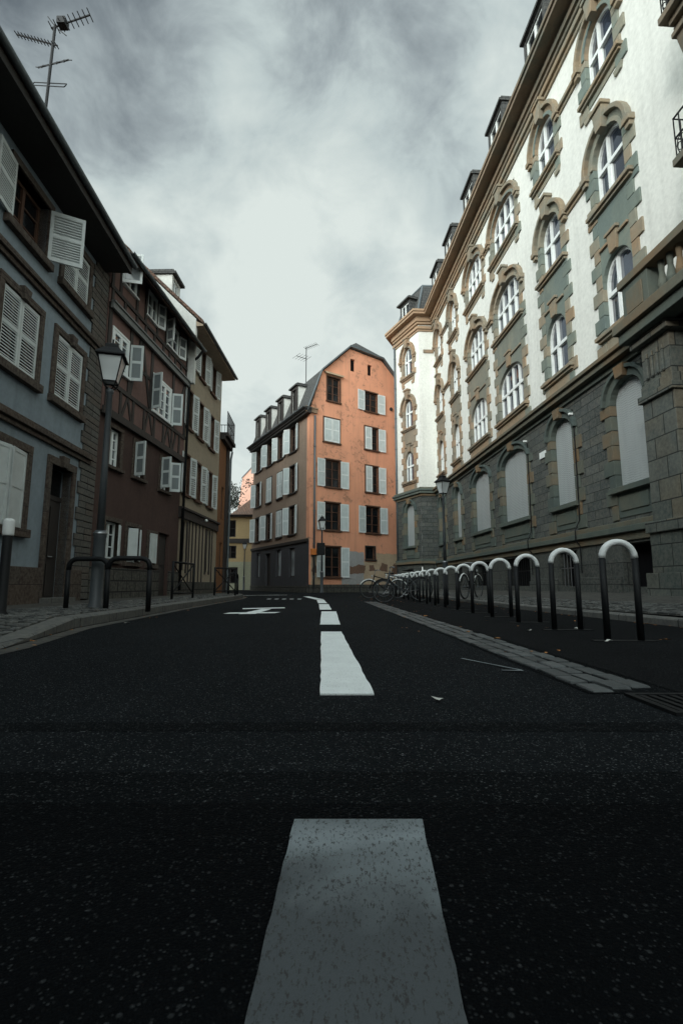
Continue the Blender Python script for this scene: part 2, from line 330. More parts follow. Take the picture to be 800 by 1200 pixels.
class MB:
    def __init__(s, fr=IDENT, L=(0, 0, 0)): s.fr = fr; s.L = Vector(L); s.v = []; s.f = []; s.xf = None
    def add(s, pts, faces):
        b = len(s.v)
        s.v += [Vector(s.xf(p) if s.xf else p) for p in pts]
        s.f += [tuple(b + i for i in f) for f in faces]
        return s
    def quad(s, *pts): return s.add(pts, [tuple(range(len(pts)))])
    def box(s, s0, s1, o0, o1, z0, z1):
        return s.add([(x, y, z) for z in (z0, z1) for y in (o0, o1) for x in (s0, s1)],
                     [(0, 2, 3, 1), (4, 5, 7, 6), (0, 1, 5, 4), (2, 6, 7, 3), (0, 4, 6, 2), (1, 3, 7, 5)])
    def prism(s, poly, o0, o1):                       # polygon in (s,z) extruded along o
        n = len(poly)
        return s.add([(a, o0, b) for a, b in poly] + [(a, o1, b) for a, b in poly],
                     [tuple(range(n)), tuple(range(2 * n - 1, n - 1, -1))] + [(i, (i + 1) % n, n + (i + 1) % n, n + i) for i in range(n)])
    def plate(s, poly, z0, z1):                       # polygon in (s,o) extruded in z
        n = len(poly)
        return s.add([(a, b, z0) for a, b in poly] + [(a, b, z1) for a, b in poly],
                     [tuple(range(n)), tuple(range(2 * n - 1, n - 1, -1))] + [(i, (i + 1) % n, n + (i + 1) % n, n + i) for i in range(n)])
    def strip(s, inner, outer, o0, o1):               # solid band between two outlines in (s,z)
        n = len(inner); p = [(a, o0, b) for a, b in inner] + [(a, o0, b) for a, b in outer] + [(a, o1, b) for a, b in inner] + [(a, o1, b) for a, b in outer]
        f = []
        for i in range(n - 1):
            f += [(i, i + 1, n + i + 1, n + i), (2 * n + i, 3 * n + i, 3 * n + i + 1, 2 * n + i + 1),
                  (i, 2 * n + i, 2 * n + i + 1, i + 1), (n + i, n + i + 1, 3 * n + i + 1, 3 * n + i)]
        f += [(0, n, 3 * n, 2 * n), (n - 1, 3 * n - 1, 4 * n - 1, 2 * n - 1)]
        return s.add(p, f)
    def tube(s, path, r, n=8, cap=True, closed=False):
        path = [Vector(p) for p in path]; k = len(path); rs = r if isinstance(r, (list, tuple)) else [r] * k
        pts = []; ref = None
        for i, p in enumerate(path):
            if closed: t = path[(i + 1) % k] - path[i - 1]
            else: t = path[min(i + 1, k - 1)] - path[max(i - 1, 0)]
            t.normalize()
            if ref is None: ref = t.orthogonal().normalized()
            ref = (ref - t * ref.dot(t)).normalized(); q = t.cross(ref)
            for j in range(n):
                a = 2 * math.pi * j / n; pts.append(p + (ref * math.cos(a) + q * math.sin(a)) * rs[i])
        fs = [(i * n + j, i * n + (j + 1) % n, ((i + 1) % k) * n + (j + 1) % n, ((i + 1) % k) * n + j) for i in range(k if closed else k - 1) for j in range(n)]
        if cap and not closed: fs += [tuple(range(n)), tuple(range((k - 1) * n, k * n))]
        return s.add([tuple(p) for p in pts], fs)
    def lathe(s, prof, n=16, c=(0, 0)):
        pts = [(c[0] + r * math.cos(2 * math.pi * j / n), c[1] + r * math.sin(2 * math.pi * j / n), z) for r, z in prof for j in range(n)]
        k = len(prof); fs = [(i * n + j, i * n + (j + 1) % n, (i + 1) * n + (j + 1) % n, (i + 1) * n + j) for i in range(k - 1) for j in range(n)]
        fs += [tuple(range(n)), tuple(range((k - 1) * n, k * n))]
        return s.add(pts, fs)
    def wall(s, s0, s1, z0, z1, holes, depth=0.3, back=5.0, o=0.0):
        """front with real openings and reveals, closed by sides, back and top"""
        xs = sorted({s0, s1, *[min(max(h[i], s0), s1) for h in holes for i in (0, 1)]}); zs = sorted({z0, z1, *[min(max(h[i], z0), z1) for h in holes for i in (2, 3)]})
        inh = lambda x, z: any(h[0] < x < h[1] and h[2] < z < h[3] for h in holes)
        for i in range(len(xs) - 1):
            for j in range(len(zs) - 1):
                if not inh((xs[i] + xs[i + 1]) / 2, (zs[j] + zs[j + 1]) / 2):
                    s.quad((xs[i], o, zs[j]), (xs[i + 1], o, zs[j]), (xs[i + 1], o, zs[j + 1]), (xs[i], o, zs[j + 1]))
        for a, b, c, d in holes:
            for p, q in (((a, c), (b, c)), ((b, c), (b, d)), ((b, d), (a, d)), ((a, d), (a, c))):
                s.quad((p[0], o, p[1]), (q[0], o, q[1]), (q[0], o - depth, q[1]), (p[0], o - depth, p[1]))
        if back:
            s.quad((s0, o, z0), (s0, o - back, z0), (s0, o - back, z1), (s0, o, z1)); s.quad((s1, o, z0), (s1, o - back, z0), (s1, o - back, z1), (s1, o, z1))
            s.quad((s0, o - back, z0), (s1, o - back, z0), (s1, o - back, z1), (s0, o - back, z1)); s.quad((s0, o, z1), (s1, o, z1), (s1, o - back, z1), (s0, o - back, z1))
            s.quad((s0, o - depth - 0.05, z0), (s1, o - depth - 0.05, z0), (s1, o - depth - 0.05, z1), (s0, o - depth - 0.05, z1))
        return s
    def build(s, name, mat, parent=None, smooth=False, bevel=0):
        me = bpy.data.meshes.new(name)
        W = [s.fr(p) - s.L for p in s.v]
        me.from_pydata([tuple(p) for p in W], [], s.f)
        bm = bmesh.new(); bm.from_mesh(me); bm.verts.ensure_lookup_table()
        uvl = bm.loops.layers.uv.new('UVMap')
        for f in bm.faces:
            q = [s.v[l.vert.index] for l in f.loops]; nn = Vector()
            for i in range(len(q)):
                a, b = q[i], q[(i + 1) % len(q)]; nn += Vector(((a.y - b.y) * (a.z + b.z), (a.z - b.z) * (a.x + b.x), (a.x - b.x) * (a.y + b.y)))
            ax = max(range(3), key=lambda i: abs(nn[i]) + (0.001 if i == 1 else 0))
            i, j = ((1, 2), (0, 2), (0, 1))[ax]
            for l in f.loops: p = s.v[l.vert.index]; l[uvl].uv = (p[i], p[j])
            f.smooth = smooth
        bmesh.ops.recalc_face_normals(bm, faces=bm.faces)
        bm.to_mesh(me); bm.free()
        me.materials.append(M[mat])
        o = bpy.data.objects.new(name, me); C.objects.link(o)
        if parent is not None: o.parent = parent
        else: o.location = s.L
        if bevel:
            b = o.modifiers.new('bevel', 'BEVEL'); b.width = bevel; b.segments = 2; b.limit_method = 'ANGLE'
        return o
def tag(o, label=None, cat=None, group=None, kind=None):
    if label: o['label'] = label
    if cat: o['category'] = cat
    if group: o['group'] = group
    if kind: o['kind'] = kind
    return o
def thing(name, label, cat, loc=(0, 0, 0), rz=0, group=None):
    o = bpy.data.objects.new(name, None); o.empty_display_size = 0.2; C.objects.link(o); o.location = loc; o.rotation_euler = (0, 0, rz)
    return tag(o, label, cat, group)
def dup(root, loc, rz=0, label=None):
    def cp(o, par):
        c = o.copy(); C.objects.link(c)
        if par: c.parent = par
        for ch in o.children: cp(ch, c)
        return c
    r = cp(root, None); r.location = loc; r.rotation_euler = (0, 0, rz)
    if label: r['label'] = label
    return r
def part(mb, name, mat, parent, label=None, **k):
    o = mb.build(name, mat, parent, **k)
    if label: o['label'] = label
    return o
def structure(mb, name, mat, **k): return tag(mb.build(name, mat, None, **k), kind='structure')

def arch(l, r, zb, zsp, zap, n=12, d=0.0):
    """outline bottom-left, up, over and down again, grown by d"""
    c = (l + r) / 2; a = (r - l) / 2 + d; h = zap - zsp + d
    return [(l - d, zb)] + [(c - a * math.cos(math.pi * i / n), zsp + h * math.sin(math.pi * i / n)) for i in range(n + 1)] + [(r + d, zb)]

# ------------------------------------------------------------------ ground
Z_R = lambda x: 0.10 + max(0, x - 3.7) * 0.085                      # right pavement climbs to the facade
def polyline(pts, y):
    for (x0, y0), (x1, y1) in zip(pts, pts[1:]):
        if y0 <= y <= y1: return x0 + (x1 - x0) * (y - y0) / (y1 - y0)
    return pts[0][0] if y < pts[0][1] else pts[-1][0]
KR = [(4.75, -14), (4.2, 0), (3.96, 6), (3.55, 10.5), (3.5, 18), (3.15, 26), (1.6, 30.2)]
KL = [(-2.35, -14), (-2.35, 0), (-2.66, 4.1), (-3.06, 5.9), (-3.3, 10), (-3.62, 18), (-3.9, 20.2), (-4.4, 21.8), (-5.3, 23.0)]
def drop(y):                                                        # dropped kerb near the camera
    return max(0.015, min(0.13, 0.015 + (y - 3.9) * 0.058))
mb = MB(); mb.quad((-150, -120, 0), (150, -120, 0), (150, 300, 0), (-150, 300, 0)); structure(mb, 'road', 'asphalt')
def resample(pts, step):
    o = []
    for (x0, y0), (x1, y1) in zip(pts, pts[1:]):
        k = max(1, int(math.hypot(x1 - x0, y1 - y0) / step)); o += [(x0 + (x1 - x0) * i / k, y0 + (y1 - y0) * i / k) for i in range(k)]
    return o + [pts[-1]]
def kerb(pts, h, wdt, sgn, name):
    m = MB()
    P = resample(pts, 0.5)
    for i in range(len(P) - 1):
        (x0, y0), (x1, y1) = P[i], P[i + 1]; g = 0.006
        t = Vector((x1 - x0, y1 - y0, 0)).normalized()
        y0g, y1g = y0 + t.y * g, y1 - t.y * g; x0g, x1g = x0 + t.x * g, x1 - t.x * g
        nx, ny = sgn * t.y * wdt, -sgn * t.x * wdt
        h0, h1 = h(y0), h(y1); b = 0.02
        m.add([(x0g, y0g, -0.05), (x1g, y1g, -0.05), (x1g, y1g, h1 - b), (x0g, y0g, h0 - b), (x0g + nx * 0.12, y0g + ny * 0.12, h0), (x1g + nx * 0.12, y1g + ny * 0.12, h1),
               (x1g + nx, y1g + ny, h1 + 0.004), (x0g + nx, y0g + ny, h0 + 0.004), (x1g + nx, y1g + ny, -0.05), (x0g + nx, y0g + ny, -0.05)],
              [(0, 1, 2, 3), (3, 2, 5, 4), (4, 5, 6, 7), (7, 6, 8, 9), (0, 3, 4, 7, 9), (1, 8, 6, 5, 2)])
    return structure(m, name, 'granite')
kerb(KR, lambda y: 0.10, 0.16, 1, 'right_kerb')
kerb(KL, drop, 0.20, -1, 'left_kerb')
# gutter line of darker tar below the left kerb
m = MB(); P = resample(KL[1:], 0.5)
for (x0, y0), (x1, y1) in zip(P, P[1:]): m.quad((x0 + 0.02, y0, 0.004), (x0 + 0.19, y0, 0.004), (x1 + 0.19, y1, 0.004), (x1 + 0.02, y1, 0.004))
structure(m, 'left_gutter', 'slab')
# pavements
m = MB()
P = resample(KR, 0.8)
for (x0, y0), (x1, y1) in zip(P, P[1:]):
    for a, b in ((0.16, 1.25), (1.25, 3.6)):
        m.quad((x0 + a, y0, Z_R(x0 + a) - 0.008), (x0 + b, y0, Z_R(x0 + b) - 0.008), (x1 + b, y1, Z_R(x1 + b) - 0.008), (x1 + a, y1, Z_R(x1 + a) - 0.008))
m.quad((1.7, 30.2, 0.09), (5.2, 30.2, 0.2), (6, 36, 0.2), (1.7, 31.5, 0.09))
structure(m, 'right_pavement', 'slab')
m = MB(); P = resample(KL, 0.6)
for (x0, y0), (x1, y1) in zip(P, P[1:]):
    m.quad((x0 - 0.19, y0, drop(y0) - 0.006), (-7.5, y0, 0.125), (-7.5, y1, 0.125), (x1 - 0.19, y1, drop(y1) - 0.006))
structure(m, 'left_pavement', 'slab')
def stone_bump(m, cx, cy, cz, a, b, h, rot, flat=0.72):
    ca, sa = math.cos(rot), math.sin(rot); P = []
    for k, zz in ((1.0, -0.012), (0.98, h * 0.62), (flat, h)):
        for u, v in ((-1, -1), (1, -1), (1, 1), (-1, 1)):
            ju, jv = u * a * k * rnd.uniform(0.9, 1.05), v * b * k * rnd.uniform(0.9, 1.05)
            P.append((cx + ju * ca - jv * sa, cy + ju * sa + jv * ca, cz + zz))
    m.add(P, [(8, 9, 10, 11)] + [(r * 4 + i, r * 4 + (i + 1) % 4, r * 4 + 4 + (i + 1) % 4, r * 4 + 4 + i) for r in (0, 1) for i in range(4)])
m = MB(); y = 2.6
while y < 19:
    x = polyline(KL, y) - 0.27
    lim = -4.75
    while x > lim:
        stone_bump(m, x + rnd.uniform(-.012, .012), y + rnd.uniform(-.012, .012), drop(y) + (0.125 - drop(y)) * min(1, (polyline(KL, y) - x) / 4.4) - 0.004, 0.043, 0.043, rnd.uniform(0.014, 0.034), rnd.uniform(-.5, .5)); x -= 0.1
    y += 0.1
structure(m, 'left_cobbles', 'cobble', smooth=False)
m = MB(); y = 4.2
while y < 26:
    x = polyline(KR, y) + 0.23
    e = x + 0.98
    while x < e:
        stone_bump(m, x + rnd.uniform(-.012, .012), y + rnd.uniform(-.012, .012), Z_R(x) - 0.006, 0.043, 0.05, rnd.uniform(0.012, 0.026), rnd.uniform(-.4, .4)); x += 0.1
    y += 0.115
structure(m, 'right_cobbles', 'cobble')
# strip of large granite setts that divides the road from the stands
SG = [(1.36, 2.42), (1.22, 6), (1.05, 10), (0.86, 14.5)]
m = MB()
for row in range(3):
    y = 2.42 + row * 0.05
    while y < 14.6:
        ln = rnd.uniform(0.17, 0.25); x = polyline(SG, min(y, 14.4)) - 0.15 + row * 0.118
        stone_bump(m, x + rnd.uniform(-.006, .006), y + ln / 2, 0.0, 0.049, ln / 2 - 0.011, rnd.uniform(0.009, 0.017), 0.04 + rnd.uniform(-.03, .03), 0.9); y += ln
structure(m, 'sett_gutter', 'sett', bevel=0.004)
m = MB()
P = resample(SG, 1.0)
for (x0, y0), (x1, y1) in zip(P, P[1:]): m.quad((x0 - 0.22, y0, 0.004), (x0 + 0.20, y0, 0.004), (x1 + 0.20, y1, 0.004), (x1 - 0.22, y1, 0.004))
structure(m, 'gutter_bed', 'asphalt_tar')
m = MB()
P = resample([(1.56, 2.4), (1.42, 6), (1.25, 10), (1.06, 14.5), (0.85, 26)], 1.0)
for (x0, y0), (x1, y1) in zip(P, P[1:]):
    m.quad((x0 + 0.01, y0, 0.0045), (polyline(KR, y0) - 0.004, y0, 0.0045), (polyline(KR, y1) - 0.004, y1, 0.0045), (x1 + 0.01, y1, 0.0045))
structure(m, 'stand_strip', 'asphalt_park')
# tar seams across the road
def seam(y, hw, x0, x1, amp):
    m = MB(); xs = [x0 + (x1 - x0) * i / 60 for i in range(61)]
    wob = [(rnd.uniform(-1, 1) * amp, rnd.uniform(-1, 1) * amp) for _ in xs]
    for i in range(60):
        a, b = xs[i], xs[i + 1]
        m.quad((a, y - hw + wob[i][0], 0.004), (b, y - hw + wob[i + 1][0], 0.004), (b, y + hw + wob[i + 1][1], 0.004), (a, y + hw + wob[i][1], 0.004))
    return structure(m, 'tar_seam', 'asphalt_tar')
def trench_or_shade_sheet(ya, yb, z, mat):
    m = MB(); k = 220; j_ = lambda: rnd.uniform(-.007, .007)
    ed = [(-3.0 + 7.0 * i / k, ya + j_(), yb + j_()) for i in range(k + 1)]
    for (xa, a0, a1), (xb, b0, b1) in zip(ed, ed[1:]):
        if xa < polyline(KL, 0.5) + 0.25: continue
        m.quad((xa, a0, z), (xb, b0, z), (xb, b1, z), (xa, a1, z))
    return structure(m, 'asphalt_patch', mat)
trench_or_shade_sheet(-8, 1.24, 0.0016, 'asphalt_shaded'); trench_or_shade_sheet(1.24, 1.44, 0.0012, 'asphalt_tar'); trench_or_shade_sheet(1.82, 1.93, 0.0012, 'asphalt_tar')  # near sheet has foreground shade in its colour; the narrow bands are repairs

# painted markings
DG = 'white centre line dashes painted along the road'
def dash(quad, label, mat='mark', group=DG, name='centre_line_dash', cat='road marking', jag=0.006):
    (ax, ay), (bx, by), (cx, cy), (dx_, dy_) = quad            # near-left, near-right, far-right, far-left
    k = 26; Lft = []; Rgt = []
    for i in range(k + 1):
        t = i / k
        Lft.append((ax + (dx_ - ax) * t + rnd.uniform(-jag, jag), ay + (dy_ - ay) * t)); Rgt.append((bx + (cx - bx) * t + rnd.uniform(-jag, jag), by + (cy - by) * t))
    me = MB()
    for i in range(k): me.quad((*Lft[i], 0.008), (*Rgt[i], 0.008), (*Rgt[i + 1], 0.008), (*Lft[i + 1], 0.008))
    e = list(Lft) + list(reversed(Rgt))
    for i in range(len(e)):
        p, q = e[i], e[(i + 1) % len(e)]; me.quad((*p, 0.008), (*q, 0.008), (*q, 0.0005), (*p, 0.0005))
    return tag(me.build(name, mat), label, cat, group)
dash([(-0.118, 0.25), (0.122, 0.25), (0.17, 1.15), (-0.10, 1.15)], 'worn white road dash with shade painted in, right in front of the camera', 'mark_worn_shaded', jag=0.0012)
dash([(-0.095, 2.39), (0.15, 2.39), (0.0, 5.45), (-0.215, 5.45)], 'clean white road dash, the longest looking one, second from the camera', jag=0.004)
dash([(-0.27, 6.48), (-0.02, 6.48), (-0.10, 9.48), (-0.37, 9.48)], 'white road dash, third from the camera, beyond the big clean one')
dash([(-0.44, 10.28), (-0.20, 10.28), (-0.33, 13.0), (-0.57, 13.0)], 'small white road dash, fourth from the camera')
dash([(-0.63, 13.8), (-0.39, 13.8), (-0.57, 16.6), (-0.80, 16.6)], 'small white road dash, fifth from the camera, where the line begins to bend')
dash([(-0.86, 17.1), (-0.60, 17.1), (-1.35, 21.4), (-1.60, 21.4)], 'farthest white road dash slanting left before the salmon house')
m = MB()
AR = [[(-2.02, 8.75), (-1.16, 8.95), (-1.10, 9.28), (-1.98, 9.1)], [(-1.74, 8.62), (-1.46, 8.72), (-1.42, 10.4), (-1.62, 10.4)], [(-2.0, 10.35), (-1.18, 10.75), (-1.24, 11.15), (-2.06, 10.7)]]
for i, q in enumerate(AR): m.quad(*[(x, y, 0.008 + i * 0.0006) for x, y in q])
tag(m.build('lane_arrow', 'mark'), 'white lane arrow painted on the left half of the road', 'road marking')
m = MB()
for i in range(5): m.quad(*[(x, y, 0.008) for x, y in ((-2.55 + i * 0.26, 17.3), (-2.42 + i * 0.26, 17.3), (-2.42 + i * 0.26, 17.8), (-2.55 + i * 0.26, 17.8))])
tag(m.build('give_way_line', 'mark'), 'faint dotted white line across the far left lane', 'road marking')
m = MB(); m.quad((-5.2, 22.6, 0.008), (-2.6, 24.2, 0.008), (-2.6, 24.5, 0.008), (-5.2, 22.9, 0.008))
tag(m.build('far_edge_line', 'mark'), 'white edge line at the far bend before the taupe wall', 'road marking')
m = MB()
m.add([(x, y, 0.008) for x, y in ((0.80, 3.50), (1.035, 3.03), (1.05, 3.0), (1.05, 3.045), (0.815, 3.51), (0.93, 3.02), (0.93, 3.04))], [(0, 1, 3, 4), (1, 2, 3), (5, 2, 1, 6)])
tag(m.build('bay_corner_mark', 'mark_worn_shaded'), 'thin broken white corner mark beside the strip of setts', 'road marking')
m = MB(); m.quad((1.26, 1.90, 0.008), (1.7, 1.82, 0.008), (1.72, 1.92, 0.008), (1.28, 1.98, 0.008))
tag(m.build('cut_off_stripe', 'mark'), 'white stripe of paint at the right edge just beyond the drain', 'road marking')
# drain grate
t = thing('drain_grate', 'dark iron drain grate at the near end of the sett strip', 'drain', (1.5, 2.2, 0))
m = MB(L=t.location)
m.box(1.28, 1.72, 2.02, 2.05, 0.0, 0.014); m.box(1.28, 1.72, 2.35, 2.38, 0.0, 0.014); m.box(1.28, 1.31, 2.05, 2.35, 0.0, 0.014); m.box(1.69, 1.72, 2.05, 2.35, 0.0, 0.014)
part(m, 'frame', 'black_metal', t)
m = MB(L=t.location)
for i in range(8): m.box(1.325 + i * 0.046, 1.350 + i * 0.046, 2.05, 2.35, 0.0, 0.011)
part(m, 'grate', 'black_metal', t)

# ------------------------------------------------------------------ building pieces
def window(par, fr, L, s0, s1, z0, z1, depth=0.14, fw=0.06, nv=1, nh=2, frame='white_paint', pane='glass', o=0.0, label=None):
    m = MB(fr, L); d0, d1 = o - depth - 0.03, o - depth + 0.03
    m.box(s0, s0 + fw, d0, d1, z0, z1); m.box(s1 - fw, s1, d0, d1, z0, z1); m.box(s0 + fw, s1 - fw, d0, d1, z0, z0 + fw); m.box(s0 + fw, s1 - fw, d0, d1, z1 - fw, z1)
    W = s1 - s0
    for i in range(1, nv + 1):
        c = s0 + W * i / (nv + 1); m.box(c - fw * 0.6, c + fw * 0.6, d0, d1 + 0.012, z0 + fw, z1 - fw)
    for j in range(1, nh + 1):
        c = z0 + (z1 - z0) * j / (nh + 1); m.box(s0 + fw, s1 - fw, d0 + 0.01, d1 - 0.012, c - 0.016, c + 0.016)
    w_ = part(m, 'window', frame, par, label)
    p = MB(fr, L); p.quad((s0 + 0.01, d0 + 0.02, z0 + 0.01), (s1 - 0.01, d0 + 0.02, z0 + 0.01), (s1 - 0.01, d0 + 0.02, z1 - 0.01), (s0 + 0.01, d0 + 0.02, z1 - 0.01))
    part(p, 'pane', pane, w_)
    return w_
def leafxf(h, dr, ang, o0):
    a = math.radians(ang); ca, sa = math.cos(a), math.sin(a)
    return lambda p: (h + dr * (p[0] * ca - p[1] * sa * 1), o0 + p[0] * sa + p[1] * ca, p[2])
def shutter(par, fr, L, h, dr, ang, w_, z0, z1, o0=0.05, mat='pale_shutter', field='slats', fmat=None, pitch=0.055, label=None):
    """one leaf hinged at s=h, opening by ang degrees from closed; a mid rail; louvres or flat fields"""
    m = MB(fr, L); m.xf = leafxf(h, dr, ang, o0); T = 0.04; st = 0.06
    zm = z0 + (z1 - z0) * 0.52
    m.box(0, st, 0, T, z0, z1); m.box(w_ - st, w_, 0, T, z0, z1)
    for c0, c1 in ((z0, z0 + 0.09), (zm - 0.04, zm + 0.04), (z1 - 0.07, z1)): m.box(st, w_ - st, 0.001, T - 0.001, c0, c1)
    if field == 'slats':
        for a, b in ((z0 + 0.09, zm - 0.04), (zm + 0.04, z1 - 0.07)):
            k = int((b - a) / pitch)
            for i in range(k):
                z = a + (b - a) * (i + 0.5) / k; hh = 0.011; q_ = pitch * 0.40
                m.add([(st, 0.004, z + hh), (w_ - st, 0.004, z + hh), (w_ - st, T - 0.004, z - hh), (st, T - 0.004, z - hh), (st, 0.004, z + hh + q_), (w_ - st, 0.004, z + hh + q_), (w_ - st, T - 0.004, z - hh + q_), (st, T - 0.004, z - hh + q_)],
                      [(0, 1, 2, 3), (7, 6, 5, 4), (0, 4, 5, 1), (3, 2, 6, 7), (0, 3, 7, 4), (1, 5, 6, 2)])
    o = part(m, 'shutter', mat, par, label)
    if field != 'slats':
        p = MB(fr, L); p.xf = m.xf
        for a, b in ((z0 + 0.09, zm - 0.04), (zm + 0.04, z1 - 0.07)): p.box(st, w_ - st, 0.012, T - 0.012, a, b)
        part(p, 'panel', fmat or 'grey_shutter', o)
    return o
def surround(par, fr, L, s0, s1, z0, z1, wd=0.14, pr=0.05, depth=0.16, mat='red_stone', sill=0.10, key=False, o=0.0):
    m = MB(fr, L)
    m.box(s0 - wd, s0, o - depth, o + pr, z0, z1); m.box(s1, s1 + wd, o - depth, o + pr, z0, z1); m.box(s0 - wd, s1 + wd, o - depth, o + pr + 0.003, z1, z1 + wd)
    m.box(s0 - wd - 0.03, s1 + wd + 0.03, o - depth, o + pr + 0.07, z0 - sill, z0)
    if key: m.prism([((s0 + s1) / 2 - 0.08, z1 - 0.03), ((s0 + s1) / 2 + 0.08, z1 - 0.03), ((s0 + s1) / 2 + 0.13, z1 + wd + 0.06), ((s0 + s1) / 2 - 0.13, z1 + wd + 0.06)], o, o + pr + 0.06)
    return part(m, 'window_surround', mat, par, bevel=0.008)
def downpipe(par, fr, L, s, z0, z1, o=0.08, r=0.05, mat='zinc'):
    m = MB(fr, L); m.tube([(s, o, z0), (s, o, z1)], r, 8)
    z = z0 + 0.6
    while z < z1: m.tube([(s, o, z), (s, o, z + 0.06)], r + 0.015, 8); z += 2.0
    return part(m, 'downpipe', mat, par, smooth=True)
def roof(par, fr, L, s0, s1, oe, ze, orr, zr, ob, zb, mat, th=0.16, fascia='soffit', name='roof'):
    """pitched roof: eave (oe,ze), ridge (orr,zr), back eave (ob,zb)"""
    m = MB(fr, L)
    pts = [(oe, ze), (orr, zr), (ob, zb), (ob, zb - th), (orr, zr - th * 1.3), (oe, ze - th)]
    n = len(pts); m.add([(s0, a, b) for a, b in pts] + [(s1, a, b) for a, b in pts], [(i, (i + 1) % n, n + (i + 1) % n, n + i) for i in range(n)] + [(0, 1, 4, 5), (1, 2, 3, 4), (n, n + 5, n + 4, n + 1), (n + 1, n + 4, n + 3, n + 2)])
    return part(m, name, mat, par)
def gable_wall(par, fr, L, s, oe, ze, orr, zr, ob, zbase, mat, th=0.2):
    m = MB(fr, L); poly = [(oe, zbase), (oe, ze), (orr, zr), (ob, ze), (ob, zbase)]
    m.add([(s, a, b) for a, b in poly] + [(s + th, a, b) for a, b in poly], [(0, 1, 2, 3, 4), (9, 8, 7, 6, 5)] + [(i, (i + 1) % 5, 5 + (i + 1) % 5, 5 + i) for i in range(5)])
    return part(m, 'gable', mat, par)
def gutter(par, fr, L, s0, s1, o, z, r=0.07, mat='zinc'):
    m = MB(fr, L); k = 8; prof = [(o + r + r * math.cos(math.pi + math.pi * i / k), z + r * math.sin(math.pi + math.pi * i / k)) for i in range(k + 1)]
    prof += [(a + (0.012 if a < o + r else -0.012), b + 0.012) for a, b in reversed(prof)]
    n = len(prof); m.add([(s0, a, b) for a, b in prof] + [(s1, a, b) for a, b in prof], [(i, (i + 1) % n, n + (i + 1) % n, n + i) for i in range(n)])
    return part(m, 'gutter', mat, par)

# ------------------------------------------------------------------ the grand stone building on the right
fR = Frame(6.5, 12, -3.5, 'R'); rR = thing('apartment_building', 'long white plastered building with green and tan stone bays and grey shuttered ground floor', 'building', fR((0, 0, 0)))
LR = rR.location
S0, S1 = -13.0, 16.5
BAYS = [('A', -1.57, -0.39, 1), ('B', 1.42, 2.62, 1), ('C', 4.38, 6.60, 3), ('D', 7.92, 9.97, 3), ('E', 11.80, 12.80, 1), ('F', 14.72, 15.72, 1)]
LEV = [(6.58, 7.75, 8.42), (9.88, 11.08, 11.68), (13.18, 14.38, 15.02)]     # sill, spring, apex
GL = (2.72, 4.75, 5.22)
holes_u = [(a - 0.06, b + 0.06, zb - 0.05, za + 0.08) for _, a, b, _ in BAYS for zb, zs, za in LEV]
m = MB(fR, LR); m.wall(S0, S1, 5.9, 16.3, holes_u, 0.32, 9); part(m, 'wall', 'white_plaster', rR)
holes_g = [(a - 0.06, b + 0.06, GL[0] - 0.05, GL[2] + 0.08) for _, a, b, _ in BAYS]
m = MB(fR, LR); m.wall(S0, S1, 1.88, 5.9, holes_g, 0.32, 9, o=0.05); part(m, 'base_wall', 'ashlar', rR, 'grey green stone ground floor wall')
cel = [(a + 0.1, b - 0.05, 0.45, 1.42) for _, a, b, _ in BAYS]
m = MB(fR, LR); m.wall(S0, S1, 0.0, 1.88, cel, 0.35, 9, o=0.10); part(m, 'plinth', 'plinth', rR)
for i, (_, a, b, nm) in enumerate(BAYS):
    m = MB(fR, LR); a2, b2 = a + 0.1, b - 0.05
    m.quad((a2, -0.22, 0.45), (b2, -0.22, 0.45), (b2, -0.22, 1.42), (a2, -0.22, 1.42)); cw = part(m, 'cellar_opening', 'dark_void', rR)
    if i > 0:
        g = MB(fR, LR); k = max(4, int((b2 - a2) / 0.16))
        for j in range(1, k): g.tube([(a2 + (b2 - a2) * j / k, 0.02, 0.45), (a2 + (b2 - a2) * j / k, 0.02, 1.42)], 0.014, 6)
        g.tube([(a2, 0.02, 0.95), (b2, 0.02, 0.95)], 0.014, 6)
        part(g, 'grille', 'steel' if i == 1 else 'black_metal', cw)
m = MB(fR, LR); m.box(S0, S1, 0.10, 0.20, 0.0, 0.62); m.box(S0, S1, 0.10, 0.15, 0.62, 0.70)
m2 = MB(fR, LR)
for a, b in zip([S0] + [b for _, a, b, _ in BAYS], [a for _, a, b, _ in BAYS] + [S1]): m2 = MB(fR, LR); m2.box(a + 0.02, b + 0.02, 0.10, 0.19, 0.0, 0.60); m2.box(a + 0.02, b + 0.02, 0.10, 0.145, 0.60, 0.68); part(m2, 'footing', 'plinth', rR, bevel=0.015)
m = MB(fR, LR); m.box(S0, S1, 0.05, 0.24, 1.66, 1.80); m.box(S0, S1, 0.05, 0.18, 1.80, 1.92); m.box(S0, S1, 0.10, 0.15, 1.48, 1.66)
part(m, 'plinth_course', 'base_stone', rR, bevel=0.015)
def bands(segs, out, mat='carved', nm='string_course'):
    m = MB(fR, LR)
    for a, b in segs:
        for z0, z1, o in out: m.box(a, b, -0.05, o, z0, z1)
    return part(m, nm, mat, rR, bevel=0.012)
bands([(S0, S1)], [(5.52, 5.66, 0.12), (5.66, 5.80, 0.28), (5.80, 5.90, 0.36), (5.90, 6.02, 0.20)], nm='belt_course', mat='base_stone')
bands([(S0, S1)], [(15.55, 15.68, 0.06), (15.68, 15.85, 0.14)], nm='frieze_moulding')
m = MB(fR, LR)
for z0, z1, o in ((15.98, 16.12, 0.14), (16.12, 16.30, 0.22), (16.42, 16.56, 0.60), (16.56, 16.70, 0.66)): m.box(S0, S1, -0.2, o, z0, z1)
m.box(S0, S1, -0.2, 0.18, 16.30, 16.42)
part(m, 'cornice', 'brass_carved', rR, bevel=0.015)
